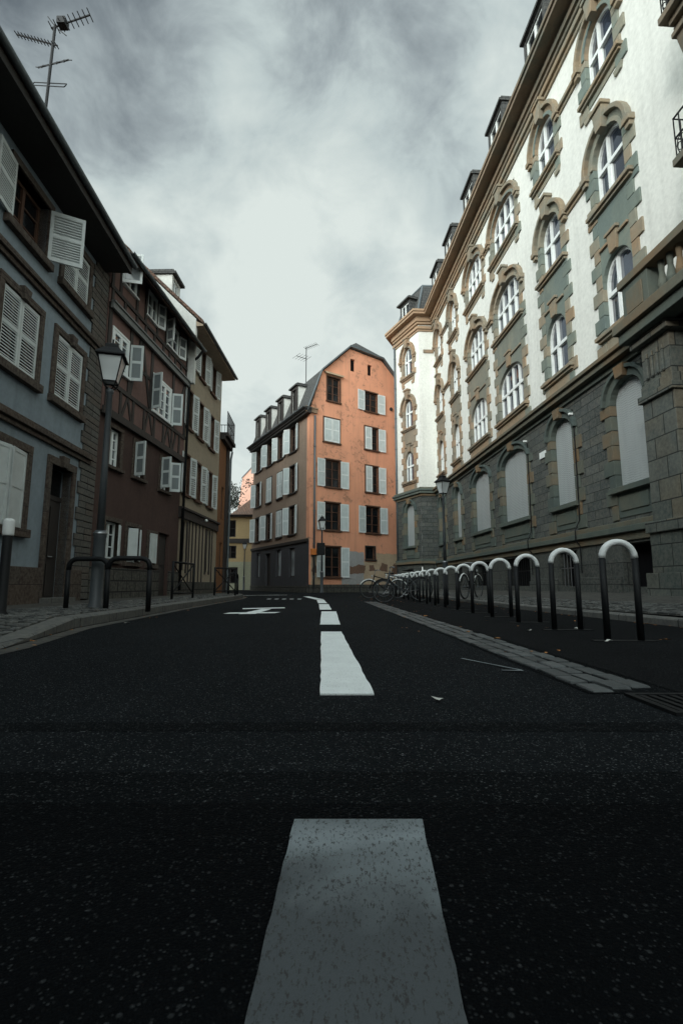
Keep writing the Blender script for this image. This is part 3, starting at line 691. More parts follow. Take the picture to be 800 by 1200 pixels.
m = MB(fR, LR); m.box(S0, S1, 0.50, 0.60, 16.70, 16.80); part(m, 'gutter', 'zinc', rR)
mids = [0.35, 14.15]
for sg_ in ((0.0, 1.02), (7.0, 7.5), (13.2, 14.3)): bands([sg_], [(14.18, 14.28, 0.05), (14.28, 14.40, 0.12)])
for sg_ in ((0.02, 0.99), (7.02, 7.49), (13.22, 14.29)): bands([sg_], [(10.90, 11.0, 0.05), (11.0, 11.12, 0.12)])
# openings
def quoins(m, a, b, z0, z1, o1=0.035, o0=-0.26, n0=0, fr_out=0.0):
    z = z0; k = n0
    while z < z1 - 0.02:
        ze = min(z + 0.36, z1); wd = 0.24 if k % 2 else 0.42
        m.box(a - wd, a, o0, o1 + rnd.uniform(0, 0.012), z + 0.006, ze - 0.006); m.box(b, b + wd, o0, o1 + rnd.uniform(0, 0.012), z + 0.006, ze - 0.006); z = ze; k += 1
def archwin(par, fr, L, a, b, zb, zs, za, nm, o=0.0, pane='glass'):
    """white frame inside the arch with mullions, a transom, and its panes"""
    m = MB(fr, L); dp = o - 0.12
    m.strip(arch(a + 0.075, b - 0.075, zb + 0.09, zs, za - 0.075), arch(a, b, zb, zs, za), dp - 0.05, dp + 0.04)
    m.box(a + 0.075, b - 0.075, dp - 0.05, dp + 0.04, zb, zb + 0.09)
    zt = zs - 0.22
    m.box(a + 0.05, b - 0.05, dp - 0.05, dp + 0.06, zt - 0.05, zt + 0.05)
    c = (a + b) / 2; A = (b - a) / 2 - 0.06
    for i in range(1, nm + 1):
        x = a + (b - a) * (i / (nm + 1) if nm > 1 else 0.60); hz = zs + (za - zs - 0.07) * math.sqrt(max(0, 1 - ((x - c) / A) ** 2)); hw = 0.05 if nm == 1 or i == 2 else 0.055
        m.box(x - hw, x + hw, dp - 0.045, dp + 0.055, zb + 0.09, zt - 0.05); m.box(x - hw * 0.7, x + hw * 0.7, dp - 0.045, dp + 0.05, zt + 0.05, hz)
        for e0, e1 in ((x + hw, min(x + hw + 0.028, b - 0.08)), (max(x - hw - 0.028, a + 0.08), x - hw)): m.box(e0, e1, dp - 0.03, dp + 0.02, zb + 0.09, zt - 0.05)
    w_ = part(m, 'window', 'white_paint', par)
    p = MB(fr, L); q = arch(a + 0.03, b - 0.03, zb + 0.03, zs, za - 0.03)
    for i in range(1, len(q) - 2): p.quad((q[i][0], dp - 0.02, zb + 0.03), (q[i + 1][0], dp - 0.02, zb + 0.03), (q[i + 1][0], dp - 0.02, q[i + 1][1]), (q[i][0], dp - 0.02, q[i][1]))
    part(p, 'pane', pane, w_)
    return w_
def archbay(par, fr, L, a, b, nm, o=0.0, seed=0):
    W = b - a
    for lv, (zb, zs, za) in enumerate(LEV):
        m = MB(fr, L); top = LEV[1][0] - 0.12
        if lv == 0:                                        # stone panel up to the next sill
            quoins(m, a, b, 6.0, top, o + 0.035, o - 0.26, seed)
            q = arch(a, b, zb, zs, za)[1:-1]; m.strip(q, [(x, top) for x, _ in q], o - 0.26, o + 0.03)
            m.box(a, b, o - 0.05, o + 0.03, 6.0, zb - 0.1)
        else:
            z_lo = zb - 0.1 if lv == 1 else zb - 0.45
            quoins(m, a, b, z_lo, zs, o + 0.035, o - 0.26, seed)
            q = arch(a, b, zs, zs, za)[1:-1]; q2 = arch(a, b, zs, zs, za, d=0.30)[1:-1]; m.strip(q, q2, o - 0.26, o + 0.04)
            q3 = arch(a, b, zs, zs, za, d=0.10)[1:-1]; m.strip(q, q3, o + 0.035, o + 0.075)
            if lv == 2:
                m.box(a + 0.02, b - 0.02, o - 0.05, o + 0.03, zb - 0.34, zb - 0.1)
                for x0, x1 in ((a - 0.24, a + 0.10), (b - 0.10, b + 0.24)): m.prism([(x0, zb - 0.45), (x1, zb - 0.45), (x1 - 0.05, zb - 0.62), (x0 + 0.05, zb - 0.62)], o - 0.03, o + 0.05)
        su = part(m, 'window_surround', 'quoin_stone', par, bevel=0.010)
        h = MB(fr, L); c = (a + b) / 2
        if lv == 0:
            zt = za + 0.30
            h.box(a + 0.02, c - 0.2, o + 0.03, o + 0.085, zt, zt + 0.07); h.box(c + 0.2, b - 0.02, o + 0.03, o + 0.085, zt, zt + 0.07)
            h.box(c - 0.24, c + 0.24, o + 0.03, o + 0.14, zt + 0.16, zt + 0.24)
            h.prism([(c - 0.13, za - 0.02), (c + 0.13, za - 0.02), (c + 0.2, zt + 0.16), (c - 0.2, zt + 0.16)], o + 0.02, o + 0.10)
        else:
            q = arch(a, b, zs, zs, za, d=0.26)[1:-1]; q2 = arch(a, b, zs, zs, za, d=0.37)[1:-1]; h.strip(q, q2, o, o + 0.16)
            for x in (a - 0.32, b + 0.32):
                h.box(x - 0.13, x + 0.13, o - 0.02, o + 0.17, zs - 0.14, zs + 0.02); h.box(x - 0.09, x + 0.09, o - 0.02, o + 0.12, zs - 0.26, zs - 0.14)
            h.prism([(c - 0.12, za - 0.03), (c + 0.12, za - 0.03), (c + 0.21, za + 0.52), (c - 0.21, za + 0.52)], o, o + 0.22)
            h.box(c - 0.25, c + 0.25, o, o + 0.27, za + 0.52, za + 0.62)
        part(h, 'hood_mould', 'carved', su, bevel=0.012)
        s_ = MB(fr, L); s_.box(a - 0.30, b + 0.30, o - 0.05, o + 0.17, zb - 0.10, zb); s_.box(a - 0.25, b + 0.25, o - 0.05, o + 0.11, zb - 0.17, zb - 0.10)
        part(s_, 'sill', 'carved', su, bevel=0.012)
        archwin(par, fr, L, a, b, zb, zs, za, nm, o)
    zb, zs, za = GL                                         # shuttered ground floor arch
    m = MB(fr, L); og = o + 0.05
    quoins(m, a, b, zb - 0.75, zs, og + 0.04, og - 0.28, seed + 1)
    q = arch(a, b, zs, zs, za)[1:-1]; m.strip(q, arch(a, b, zs, zs, za, d=0.26)[1:-1], og - 0.28, og + 0.045)
    m.strip(arch(a, b, zs, zs, za, d=0.18)[1:-1], arch(a, b, zs, zs, za, d=0.27)[1:-1], og + 0.02, og + 0.13)
    m.box(a, b, og - 0.05, og + 0.02, zb - 0.70, zb - 0.12); m.box(a + 0.1, b - 0.1, og, og + 0.045, zb - 0.55, zb - 0.22)
    c = (a + b) / 2; m.prism([(c - 0.13, za), (c + 0.13, za), (c + 0.19, 5.51), (c - 0.19, 5.51)], og, og + 0.17)
    su = part(m, 'window_surround', 'base_stone', par, bevel=0.010)
    s_ = MB(fr, L); s_.box(a - 0.18, b + 0.18, og - 0.05, og + 0.15, zb - 0.13, zb); part(s_, 'sill', 'base_stone', su, bevel=0.012)
    p = MB(fr, L); q = arch(a, b, zb, zs, za); 
    for i in range(1, len(q) - 2): p.quad((q[i][0], og - 0.12, zb), (q[i + 1][0], og - 0.12, zb), (q[i + 1][0], og - 0.12, q[i + 1][1]), (q[i][0], og - 0.12, q[i][1]))
    p.box(a + 0.02, b - 0.02, og - 0.12, og - 0.09, zb, zb + 0.06)
    part(p, 'roller_shutter', 'roller', par)
for i, (_, a, b, nm) in enumerate(BAYS): archbay(rR, fR, LR, a, b, nm, 0.0, i)
# mansard and dormers
def mansard(fr, L, par, foot, top, z0, z1, name='mansard_roof'):
    n = len(foot); m = MB(fr, L); m.add([(*p, z0) for p in foot] + [(*p, z1) for p in top], [(i, (i + 1) % n, n + (i + 1) % n, n + i) for i in range(n)] + [tuple(range(n)), tuple(range(n, 2 * n))])
    return part(m, name, 'slate', par)
mansard(fR, LR, rR, [(S0, 0.0), (S1 + 1, 0.0), (S1 + 1, -9), (S0, -9)], [(S0 + 1, -1.7), (S1 + 1, -1.7), (S1 + 1, -7.5), (S0 + 1, -7.5)], 16.705, 19.3)
def dormer(par, fr, L, c, wd, z0, z1, o, depth=2.0, roofmat='slate', frame='white_paint', cheek='slate', cap=0.14):
    m = MB(fr, L); a, b = c - wd / 2, c + wd / 2
    m.wall(a, b, z0, z1, [(a + 0.16, b - 0.16, z0 + 0.3, z1 - 0.12)], 0.12, depth, o=o); d = part(m, 'dormer', cheek, par)
    r = MB(fr, L); r.box(a - cap, b + cap, o - depth, o + cap + 0.06, z1, z1 + 0.10); r.box(a - cap * 0.5, b + cap * 0.5, o - depth, o + cap * 0.5, z1 + 0.10, z1 + 0.2)
    part(r, 'dormer_roof', roofmat, d)
    f = MB(fr, L); f.box(a + 0.16, a + 0.22, o - 0.1, o - 0.04, z0 + 0.3, z1 - 0.12); f.box(b - 0.22, b - 0.16, o - 0.1, o - 0.04, z0 + 0.3, z1 - 0.12); f.box(c - 0.04, c + 0.04, o - 0.1, o - 0.04, z0 + 0.3, z1 - 0.12)
    f.box(a + 0.22, b - 0.22, o - 0.1, o - 0.05, z1 - 0.18, z1 - 0.12); part(f, 'window_frame', frame, d)
    g = MB(fr, L); g.quad((a + 0.17, o - 0.09, z0 + 0.3), (b - 0.17, o - 0.09, z0 + 0.3), (b - 0.17, o - 0.09, z1 - 0.13), (a + 0.17, o - 0.09, z1 - 0.13)); part(g, 'pane', 'glass_dark', d)
    return d
for c in (2.02, 5.5, 8.95, 12.3, 15.2, -1.0): dormer(rR, fR, LR, c, 1.5, 16.7, 18.72, 0.12, cap=0.06)
# pavilion at the far end: return wall, chamfered wall
PC = Vector((S1, 0.9)); ch = math.radians(20.5); PE = PC + Vector((math.cos(ch), math.sin(ch))) * 2.75
pv = [(S1, -0.1), (S1, 0.9), (PE.x, PE.y), (PE.x + 2.2, PE.y - 1.2), (PE.x + 2.2, -5), (S1, -5)]
def grow(poly, d):
    c = Vector((sum(p[0] for p in poly) / len(poly), sum(p[1] for p in poly) / len(poly))); o = []
    n = len(poly)
    for i in range(n):
        a, b, e = Vector(poly[i - 1]), Vector(poly[i]), Vector(poly[(i + 1) % n])
        n1 = Vector((b - a).orthogonal()).normalized(); n2 = Vector((e - b).orthogonal()).normalized()
        if n1.dot(b - c) < 0: n1 = -n1
        if n2.dot(b - c) < 0: n2 = -n2
        v = (n1 + n2); v /= max(0.35, v.length_squared / 2); o.append(tuple(b + v * d))
    return o
# chamfer frame shares the facade's z; walls: plaster above, ashlar below
e0 = fR((S1, 0.9, 0)); e1 = fR((PE.x, PE.y, 0)); cang = math.degrees(math.atan2(e1.x - e0.x, e1.y - e0.y))
fP = Frame(e0.x, e0.y, cang, 'R')
PB = (0.72, 1.68)
m = MB(fP, LR); m.wall(0, 2.75, 5.9, 16.3, [(PB[0] - .06, PB[1] + .06, zb - .05, za + .08) for zb, zs, za in LEV], 0.32, 0); part(m, 'pavilion_wall', 'white_plaster', rR)
m = MB(fP, LR); m.wall(0, 2.75, 1.88, 5.9, [(PB[0] - .06, PB[1] + .06, GL[0] - .05, GL[2] + .08)], 0.32, 0, o=0.05); m.wall(0, 2.75, 0, 1.88, [(0.9, 1.5, 0.5, 1.4)], 0.3, 0, o=0.1)
part(m, 'pavilion_base', 'ashlar', rR)
m = MB(fP, LR); m.quad((0.9, -0.2, 0.5), (1.5, -0.2, 0.5), (1.5, -0.2, 1.4), (0.9, -0.2, 1.4)); part(m, 'cellar_opening', 'dark_void', rR)
m = MB(fR, LR)
m.quad((S1, 0, 5.9), (S1, 0.9, 5.9), (S1, 0.9, 16.3), (S1, 0, 16.3)); m.quad((PE.x, PE.y, 5.9), (PE.x + 2.2, PE.y - 1.2, 5.9), (PE.x + 2.2, PE.y - 1.2, 16.3), (PE.x, PE.y, 16.3))
part(m, 'return_wall', 'white_plaster', rR)
m = MB(fR, LR); m.quad((S1 - 0.05, 0, 0), (S1 - 0.05, 0.95, 0), (S1 - 0.05, 0.95, 5.9), (S1 - 0.05, 0, 5.9)); m.quad((PE.x, PE.y + 0.05, 0), (PE.x + 2.2, PE.y - 1.15, 0), (PE.x + 2.2, PE.y - 1.15, 5.9), (PE.x, PE.y + 0.05, 5.9))
part(m, 'return_base', 'ashlar', rR)
for nm_, mat_, lays in (('belt_course', 'base_stone', ((5.52, 5.66, 0.12), (5.66, 5.80, 0.24), (5.80, 5.90, 0.30), (5.90, 6.02, 0.18))), ('plinth_course', 'base_stone', ((1.66, 1.80, 0.2), (1.80, 1.92, 0.15))),
                        ('frieze_moulding', 'brass_carved', ((15.55, 15.68, 0.06), (15.68, 15.85, 0.14))), ('cornice', 'brass_carved', ((15.98, 16.12, 0.14), (16.12, 16.42, 0.22), (16.42, 16.56, 0.54), (16.56, 16.70, 0.60)))):
    m = MB(fR, LR)
    for z0, z1, d in lays: m.plate(grow(pv, d), z0 + 0.003, z1 + 0.003)
    part(m, nm_, mat_, rR, bevel=0.012)
m = MB(fR, LR); m.box(S1 - 0.06, S1 - 0.001, 0.02, 0.62, 14.2, 14.4); part(m, 'string_course', 'carved', rR)
archbay(rR, fP, LR, PB[0], PB[1], 1, 0.0, 3)
mansard(fR, LR, rR, grow(pv, 0.0), grow(pv, -0.75), 16.705, 19.0, 'pavilion_roof')
dormer(rR, fP, LR, 1.35, 1.15, 16.72, 18.1, 0.05, 1.2)
m = MB(fR, LR)
for a, b in ((pv[1], grow(pv, -0.75)[1]), (pv[2], grow(pv, -0.75)[2])): m.tube([(*a, 16.72), (*b, 19.03)], 0.07, 6)
m.tube([(*p, 19.02) for p in grow(pv, -0.75)], 0.07, 6, closed=True)
part(m, 'hip_flashing', 'zinc', rR)
# near portal: pier, balustrade, corbelled balconies
m = MB(fR, LR)
m.box(-3.05, -1.95, 0.05, 0.62, 0.0, 0.72); m.box(-2.98, -2.02, 0.05, 0.52, 0.72, 1.5); m.box(-3.02, -1.98, 0.05, 0.58, 1.5, 1.72)
m.box(-2.95, -2.05, 0.05, 0.45, 1.72, 4.15); m.box(-3.0, -2.0, 0.05, 0.52, 4.15, 4.3); m.box(-2.95, -2.05, 0.05, 0.46, 4.3, 4.5); m.box(-2.9, -2.1, 0.05, 0.42, 4.5, 5.35)
for x in (-2.75, -2.6, -2.45, -2.3): m.box(x, x + 0.06, 0.42, 0.46, 4.6, 5.15)
m.box(-3.05, -1.95, 0.05, 0.56, 5.35, 5.52)
part(m, 'portal_pier', 'pier', rR, bevel=0.015)
m = MB(fR, LR); m.box(-8, -1.85, 0.36, 0.72, 5.52, 5.74); m.box(-8, -1.80, 0.2, 0.82, 5.74, 5.95); part(m, 'portal_cornice', 'base_stone', rR, bevel=0.015)
m = MB(fR, LR); m.box(-2.75, -1.95, 0.3, 0.62, 5.95, 6.75); m.box(-2.6, -2.1, 0.62, 0.65, 6.1, 6.6); m.box(-8, -1.88, 0.26, 0.68, 6.75, 6.92)
for i in range(14):
    x = -2.95 - i * 0.24; m.tube([(x, 0.46, 5.95), (x, 0.46, 6.05), (x, 0.46, 6.25), (x, 0.46, 6.5), (x, 0.46, 6.65), (x, 0.46, 6.75)], [0.07, 0.05, 0.095, 0.05, 0.06, 0.07], 10)
part(m, 'balustrade', 'base_stone', rR, bevel=0.010)
# portal arch recess behind the pier
m = MB(fR, LR); m.box(-6.5, -3.1, 0.05, 0.12, 0.3, 5.0); part(m, 'portal_door', 'dark_wood', rR)
for zb, in ((7.85,), (10.8,)):
    m = MB(fR, LR); m.box(-8, -3.95, 0.0, 0.85, zb, zb + 0.14); m.box(-8, -4.05, 0.0, 0.72, zb - 0.12, zb)
    b_ = part(m, 'balcony', 'brass_carved', rR, bevel=0.012)
    m = MB(fR, LR); m.xf = lambda p, zb=zb: (p[1] - 3.80, p[0], p[2])
    m.prism([(0, zb - 0.12), (0.62, zb - 0.12), (0.56, zb - 0.4), (0.40, zb - 0.9), (0.36, zb - 1.15), (0.22, zb - 1.3), (0.18, zb - 1.5), (0, zb - 1.55)], -0.62, -0.22)
    m.box(0.3, 0.64, -0.66, -0.18, zb - 0.3, zb - 0.2); m.box(0.05, 0.42, -0.64, -0.20, zb - 1.12, zb - 1.04)
    part(m, 'corbel', 'brass_carved', b_, bevel=0.012)
    m = MB(fR, LR); y0, y1 = 0.06, 0.78
    for zz in (zb + 0.2, zb + 0.55, zb + 0.95): m.tube([(-3.99, 0, zz), (-3.99, y1, zz), (-8, y1, zz)], 0.018, 6)
    for i in range(7): m.tube([(-3.99, y1 * i / 6, zb + 0.14), (-3.99, y1 * i / 6, zb + 0.95)], 0.012, 5)
    for i in range(30): m.tube([(-3.99 - i * 0.13, y1, zb + 0.14), (-3.99 - i * 0.13, y1, zb + 0.95)], 0.012, 5)
    for i in range(14):
        x = -4.12 - i * 0.26; m.tube([(x + 0.1 * math.cos(t_ * 0.7854), y1, zb + 0.375 + 0.15 * math.sin(t_ * 0.7854)) for t_ in range(8)], 0.010, 5, closed=True)
    for i in range(3):
        x = 0.13 + i * 0.26; m.tube([(-3.99, x + 0.1 * math.cos(t_ * 0.7854), zb + 0.375 + 0.15 * math.sin(t_ * 0.7854)) for t_ in range(8)], 0.010, 5, closed=True)
    part(m, 'railing', 'black_metal', b_)
downpipe(rR, fP, LR, 2.68, 0.3, 15.9, 0.08, 0.06)
# small fittings on the stone wall
for k, (s, zc, label) in enumerate(((1.24, 5.10, 'small white security camera by the narrow shuttered window'), (4.18, 5.18, 'small white security camera by the wide shuttered window'))):
    t = thing('security_camera', label, 'camera', fR((s, 0.1, zc)), 0, 'security cameras on the stone wall')
    m = MB(fR, t.location); m.tube([(s, 0.09, zc - 0.05), (s, 0.2, zc - 0.05)], 0.014, 6); part(m, 'bracket', 'steel', t)
    m = MB(fR, t.location); m.box(s - 0.028, s + 0.028, 0.12, 0.24, zc - 0.02, zc + 0.04); part(m, 'housing', 'white_paint', t, bevel=0.01)
    m = MB(fR, fR((s, 0.1, zc))); m.tube([(s, 0.12, zc - 0.06), (s - 0.01, 0.12, 3.4), (s + 0.02, 0.12, 2.2), (s, 0.27, 1.9), (s, 0.27, 1.66), (s, 0.16, 1.5), (s, 0.16, 0.8)], 0.016, 6)
    tag(m.build('cable', 'black_metal'), 'thin black cable running down from the camera by the %s window' % ('narrow' if k == 0 else 'wide'), 'cable', 'cables on the stone wall')
m = MB(fR, fR((3.25, 0.06, 4.5))); m.box(3.02, 3.42, 0.055, 0.085, 4.38, 4.58); tag(m.build('wall_plaque', 'white_paint'), 'small blank pale plaque on the stone wall between shuttered windows', 'plaque')

# unseen block added behind the photographer to shade the road
fE = Frame(-9, -9.0, 90, 'L'); rE = thing('added_shade_house', 'unseen grey house added behind the camera to shade the road', 'house', fE((9, 0, 0))); fE.n = -fE.n
fE = Frame(10, -9.0, -90, 'L'); LE = rE.location
ew = [(1.6 + i * 2.4, 2.8 + i * 2.4, z0, z0 + 1.7) for i in range(8) for z0 in (1.2, 4.2, 7.2)]
m = MB(fE, LE); m.wall(0, 20, 0, 9.5, ew, 0.2, 9); part(m, 'wall', 'taupe_plaster', rE)
for e_ in ew: window(rE, fE, LE, *e_, 0.14, 0.07, 1, 1, 'white_paint', 'glass_dark')
m = MB(fE, LE); m.add([(-0.4, 0.5, 9.5), (20.4, 0.5, 9.5), (20.4, -9.5, 9.5), (-0.4, -9.5, 9.5), (2, -4.5, 12), (18, -4.5, 12)], [(0, 1, 5, 4), (1, 2, 5), (2, 3, 4, 5), (3, 0, 4), (0, 3, 2, 1)]); part(m, 'roof', 'tiles', rE)

# ------------------------------------------------------------------ pale blue house, near left
fB = Frame(-6.2, 11, -2.5, 'L'); rB = thing('blue_house', 'pale blue house with brown stone trim and white louvred shutters', 'house', fB((0, 0, 0))); LB = rB.location
B0, B1 = -15.0, 1.12
wins = []
for k in range(5):
    c0 = -2.56 - 0.0 - k * 2.45 + 2.45
    wins.append((-0.72 if k == 0 else c0 - 0.06, 0.44 if k == 0 else c0 + 1.12))
ups = [(a, b, 4.48, 5.92, 'c') for a, b in wins] + [(a, b, 7.14, 8.30, 'c') for a, b in wins]
door = (-0.55, 0.37, 0.13, 3.05); gws = [(a, b, 1.55, 3.05) for a, b in wins[1:]]
holes = [u[:4] for u in ups] + [door] + gws
m = MB(fB, LB); m.wall(B0, B1, 0.0, 8.85, [h for h in holes if h is not door] + [(door[0], door[1], 0.0, door[3])], 0.3, 7); part(m, 'wall', 'blue_plaster', rB)
m = MB(fB, LB); m.box(B0, door[0] - 0.13, -0.2, 0.06, 0.0, 0.84); m.box(door[1] + 0.13, B1, -0.2, 0.06, 0.0, 0.84); part(m, 'plinth', 'red_stone', rB, bevel=0.012)
for i, (a, b, z0, z1, kind) in enumerate(ups):
    surround(rB, fB, LB, a, b, z0, z1, 0.15, 0.05, 0.2, 'red_stone', 0.16, key=(z0 < 6))
    opn = z0 > 7 and abs(a - wins[1][0]) < 0.01
    window(rB, fB, LB, a, b, z0, z1, 0.2, 0.07, 1, 2, 'brown_wood', 'glass_dark')
    hw = (b - a) / 2 - 0.005
    if opn:
        shutter(rB, fB, LB, b, -1, 116, hw + 0.06, z0 + 0.02, z1 - 0.02, 0.06, 'pale_shutter', label='white louvred shutter swung open')
        shutter(rB, fB, LB, a, 1, 172, hw + 0.06, z0 + 0.02, z1 - 0.02, 0.06, 'pale_shutter', label='white louvred shutter swung open')
    else:
        shutter(rB, fB, LB, a, 1, 0, hw, z0 + 0.02, z1 - 0.02, -0.02, 'pale_shutter'); shutter(rB, fB, LB, b, -1, 0, hw, z0 + 0.02, z1 - 0.02, -0.02, 'pale_shutter')
for a, b, z0, z1 in gws:
    surround(rB, fB, LB, a, b, z0, z1, 0.15, 0.05, 0.2, 'red_stone', 0.16)
    window(rB, fB, LB, a, b, z0, z1, 0.2, 0.07, 1, 1, 'white_paint', 'glass_dark')
    for h, dr in ((a, 1), (b, -1)): shutter(rB, fB, LB, h, dr, 8, (b - a) / 2 - 0.02, z0 + 0.02, z1 - 0.02, -0.02, 'pale_shutter', 'flat', 'pale_shutter')
a, b, z0, z1 = door
m = MB(fB, LB); m.box(a - 0.15, a, -0.2, 0.05, 0, z1); m.box(b, b + 0.15, -0.2, 0.05, 0, z1); m.box(a - 0.15, b + 0.15, -0.2, 0.055, z1, z1 + 0.17)
m.prism([((a + b) / 2 - 0.1, z1), ((a + b) / 2 + 0.1, z1), ((a + b) / 2 + 0.14, z1 + 0.25), ((a + b) / 2 - 0.14, z1 + 0.25)], 0.0, 0.11); part(m, 'door_surround', 'red_stone', rB, bevel=0.008)
m = MB(fB, LB); m.box(a, b, -0.26, -0.2, 0, 2.35); m.box(a, b, -0.26, -0.18, 2.35, 2.45)
for x0, x1 in ((a + 0.08, (a + b) / 2 - 0.04), ((a + b) / 2 + 0.04, b - 0.08)):
    for q0, q1 in ((0.25, 0.95), (1.1, 2.2)): m.box(x0, x1, -0.2, -0.18, q0, q1)
dr_ = part(m, 'door', 'dark_wood', rB)
m = MB(fB, LB); m.box(a, b, -0.25, -0.22, 2.45, z1); part(m, 'transom_pane', 'glass_dark', dr_)
m = MB(fB, LB); m.tube([(a + 0.5, -0.17, 1.1), (a + 0.62, -0.14, 1.1)], 0.015, 6); part(m, 'handle', 'steel', dr_)
m = MB(fB, LB); m.box(a - 0.1, b + 0.1, -0.2, 0.25, 0.0, 0.22); part(m, 'doorstep', 'granite', rB)
for z in (3.42, 6.36):
    m = MB(fB, LB); m.box(B0, B1 + 0.02, 0, 0.07, z, z + 0.1); m.box(B0, B1 + 0.02, 0, 0.13, z + 0.1, z + 0.2); m.box(B0, B1 + 0.02, 0, 0.09, z + 0.2, z + 0.26); part(m, 'string_course', 'red_stone', rB, bevel=0.012)
m = MB(fB, LB); z = 0.15; k = 0
while z < 8.6:
    if not (3.3 < z < 3.5 or 6.2 < z < 6.5): m.box(B1 - (0.34 if k % 2 else 0.46), B1 + 0.40, -0.3, 0.04, z + 0.006, min(z + 0.30, 8.7))
    z += 0.31; k += 1
part(m, 'corner_quoins', 'quoin', rB, bevel=0.012)
roof(rB, fB, LB, B0, B1 + 0.15, 0.72, 8.95, -3.6, 13.2, -7.6, 9.0, 'tiles', 0.18)
m = MB(fB, LB); m.box(B0, B1 + 0.12, -0.1, 0.70, 8.64, 8.74); m.box(B0, B1 + 0.13, 0.64, 0.72, 8.62, 8.82); part(m, 'eaves', 'soffit', rB)
gable_wall(rB, fB, LB, B1 - 0.15, -0.1, 8.75, -3.6, 12.9, -7.2, 8.0, 'blue_plaster')
gutter(rB, fB, LB, B0, B1 + 0.16, 0.72, 8.85, 0.07)

# ------------------------------------------------------------------ half-timbered brown house
fH = Frame(-6.21, 13.39, 4, 'L'); rH = thing('half_timbered_house', 'dark reddish brown half-timbered house with pale window frames', 'house', fH((0, 0, 0))); LH = rH.location
H0, H1 = -0.86, 4.72
W1 = [(-0.28, 0.32, 3.66, 4.72), (1.12, 1.76, 3.66, 4.70), (2.95, 3.62, 3.62, 4.66)]
W2 = [(-0.52, 0.30, 6.35, 7.40), (1.98, 3.34, 5.98, 7.16)]
W3 = [(-0.24, 0.52, 8.95, 9.78), (1.28, 1.92, 8.82, 9.66), (2.80, 3.72, 8.62, 9.46)]
WG = [(-0.22, 0.48, 1.18, 2.18), (0.98, 1.70, 1.14, 2.16), (2.36, 2.82, 1.12, 2.08)]
HD = (3.12, 3.95, 0.12, 2.2)
m = MB(fH, LH); m.wall(H0, H1, 0.0, 5.0, [w_ for w_ in W1 + WG] + [(HD[0], HD[1], 0.0, HD[3])], 0.22, 7); part(m, 'wall', 'brown_plaster', rH)
m = MB(fH, LH); m.wall(H0, H1, 5.0, 9.9, W2 + W3, 0.2, 7, o=0.06); part(m, 'timbered_wall', 'timber_infill', rH)
m = MB(fH, LH); m.box(H0, HD[0] - 0.02, -0.2, 0.08, 0.0, 0.95); m.box(HD[1] + 0.02, H1, -0.2, 0.08, 0.0, 0.95); part(m, 'stone_base', 'rubble', rH, bevel=0.015)
# timber frame
m = MB(fH, LH)
def beam(p, q, w_=0.13, o=0.062, t=0.035):
    p, q = Vector(p), Vector(q); d = (q - p).normalized(); n_ = Vector((-d.y, d.x)) * w_ / 2
    m.prism([tuple(p + n_), tuple(q + n_), tuple(q - n_), tuple(p - n_)], o, o + t)
def hbeam(z, w_=0.18, o=0.07, t=0.06): m.box(H0, H1, o, o + t, z - w_ / 2, z + w_ / 2)
hbeam(5.02, 0.2); hbeam(5.86, 0.12, 0.066, 0.04); hbeam(7.92, 0.16); hbeam(8.48, 0.11, 0.066, 0.045); hbeam(9.82, 0.16, 0.066, 0.04)
for x in (-0.72, -0.05, 0.66, 1.25, 1.85, 2.55, 3.05, 3.55, 4.1, 4.6): beam((x, 7.98), (x, 8.44), 0.11)
for x in (-0.76, -0.33, 0.62, 1.18, 2.02, 2.7, 3.82, 4.62): beam((x, 8.52), (x, 9.75), 0.12)
for x in (-0.76, 0.42, 1.8, 3.48, 4.62): beam((x, 5.92), (x, 7.85), 0.15)
for x in (-0.7, 0.02, 0.75, 1.45, 2.15, 2.85, 3.55, 4.2): beam((x, 5.12), (x, 5.8), 0.11)
for x0, x1 in ((0.1, 0.42), (0.68, 0.4), (1.5, 1.72), (2.1, 1.78), (2.92, 3.2), (3.5, 3.18), (3.65, 3.9)): beam((x0, 5.1), (x1, 5.82), 0.09, 0.063, 0.03)
beam((0.5, 5.95), (1.0, 7.85), 0.12, 0.063, 0.03); beam((1.75, 6.0), (1.1, 7.84), 0.12, 0.063, 0.03); beam((3.6, 5.95), (4.5, 7.8), 0.12, 0.063, 0.03); beam((0.5, 6.9), (1.75, 6.9), 0.1, 0.061, 0.03); beam((3.5, 6.9), (4.6, 6.9), 0.1, 0.061, 0.03)
part(m, 'timber_frame', 'dark_wood', rH)
m = MB(fH, LH); m.box(H0, H1 - 0.05, 0.13, 0.20, 7.83, 8.0); m.box(H0, H1 - 0.05, 0.13, 0.24, 8.0, 8.05); part(m, 'weathered_beam', 'grey_wood', rH)
for a, b, z0, z1 in W1:
    surround(rH, fH, LH, a, b, z0, z1, 0.11, 0.04, 0.1, 'red_stone', 0.09)
    window(rH, fH, LH, a, b, z0, z1, 0.12, 0.075, 1, 3, 'white_paint', 'glass')
for h, dr, an, ww in ((1.12, 1, 108, 0.36), (2.95, 1, 106, 0.36), (3.62, -1, 112, 0.34)):
    shutter(rH, fH, LH, h, dr, an, ww, 3.66, 4.68, 0.07, 'pale_shutter', 'flat', 'dim_field')
for a, b, z0, z1 in W2:
    surround(rH, fH, LH, a, b, z0, z1, 0.07, 0.02, 0.05, 'white_paint', 0.07, o=0.06)
    window(rH, fH, LH, a, b, z0, z1, 0.02, 0.085, 1 if b - a < 1 else 2, 3, 'white_paint', 'glass', 0.06)
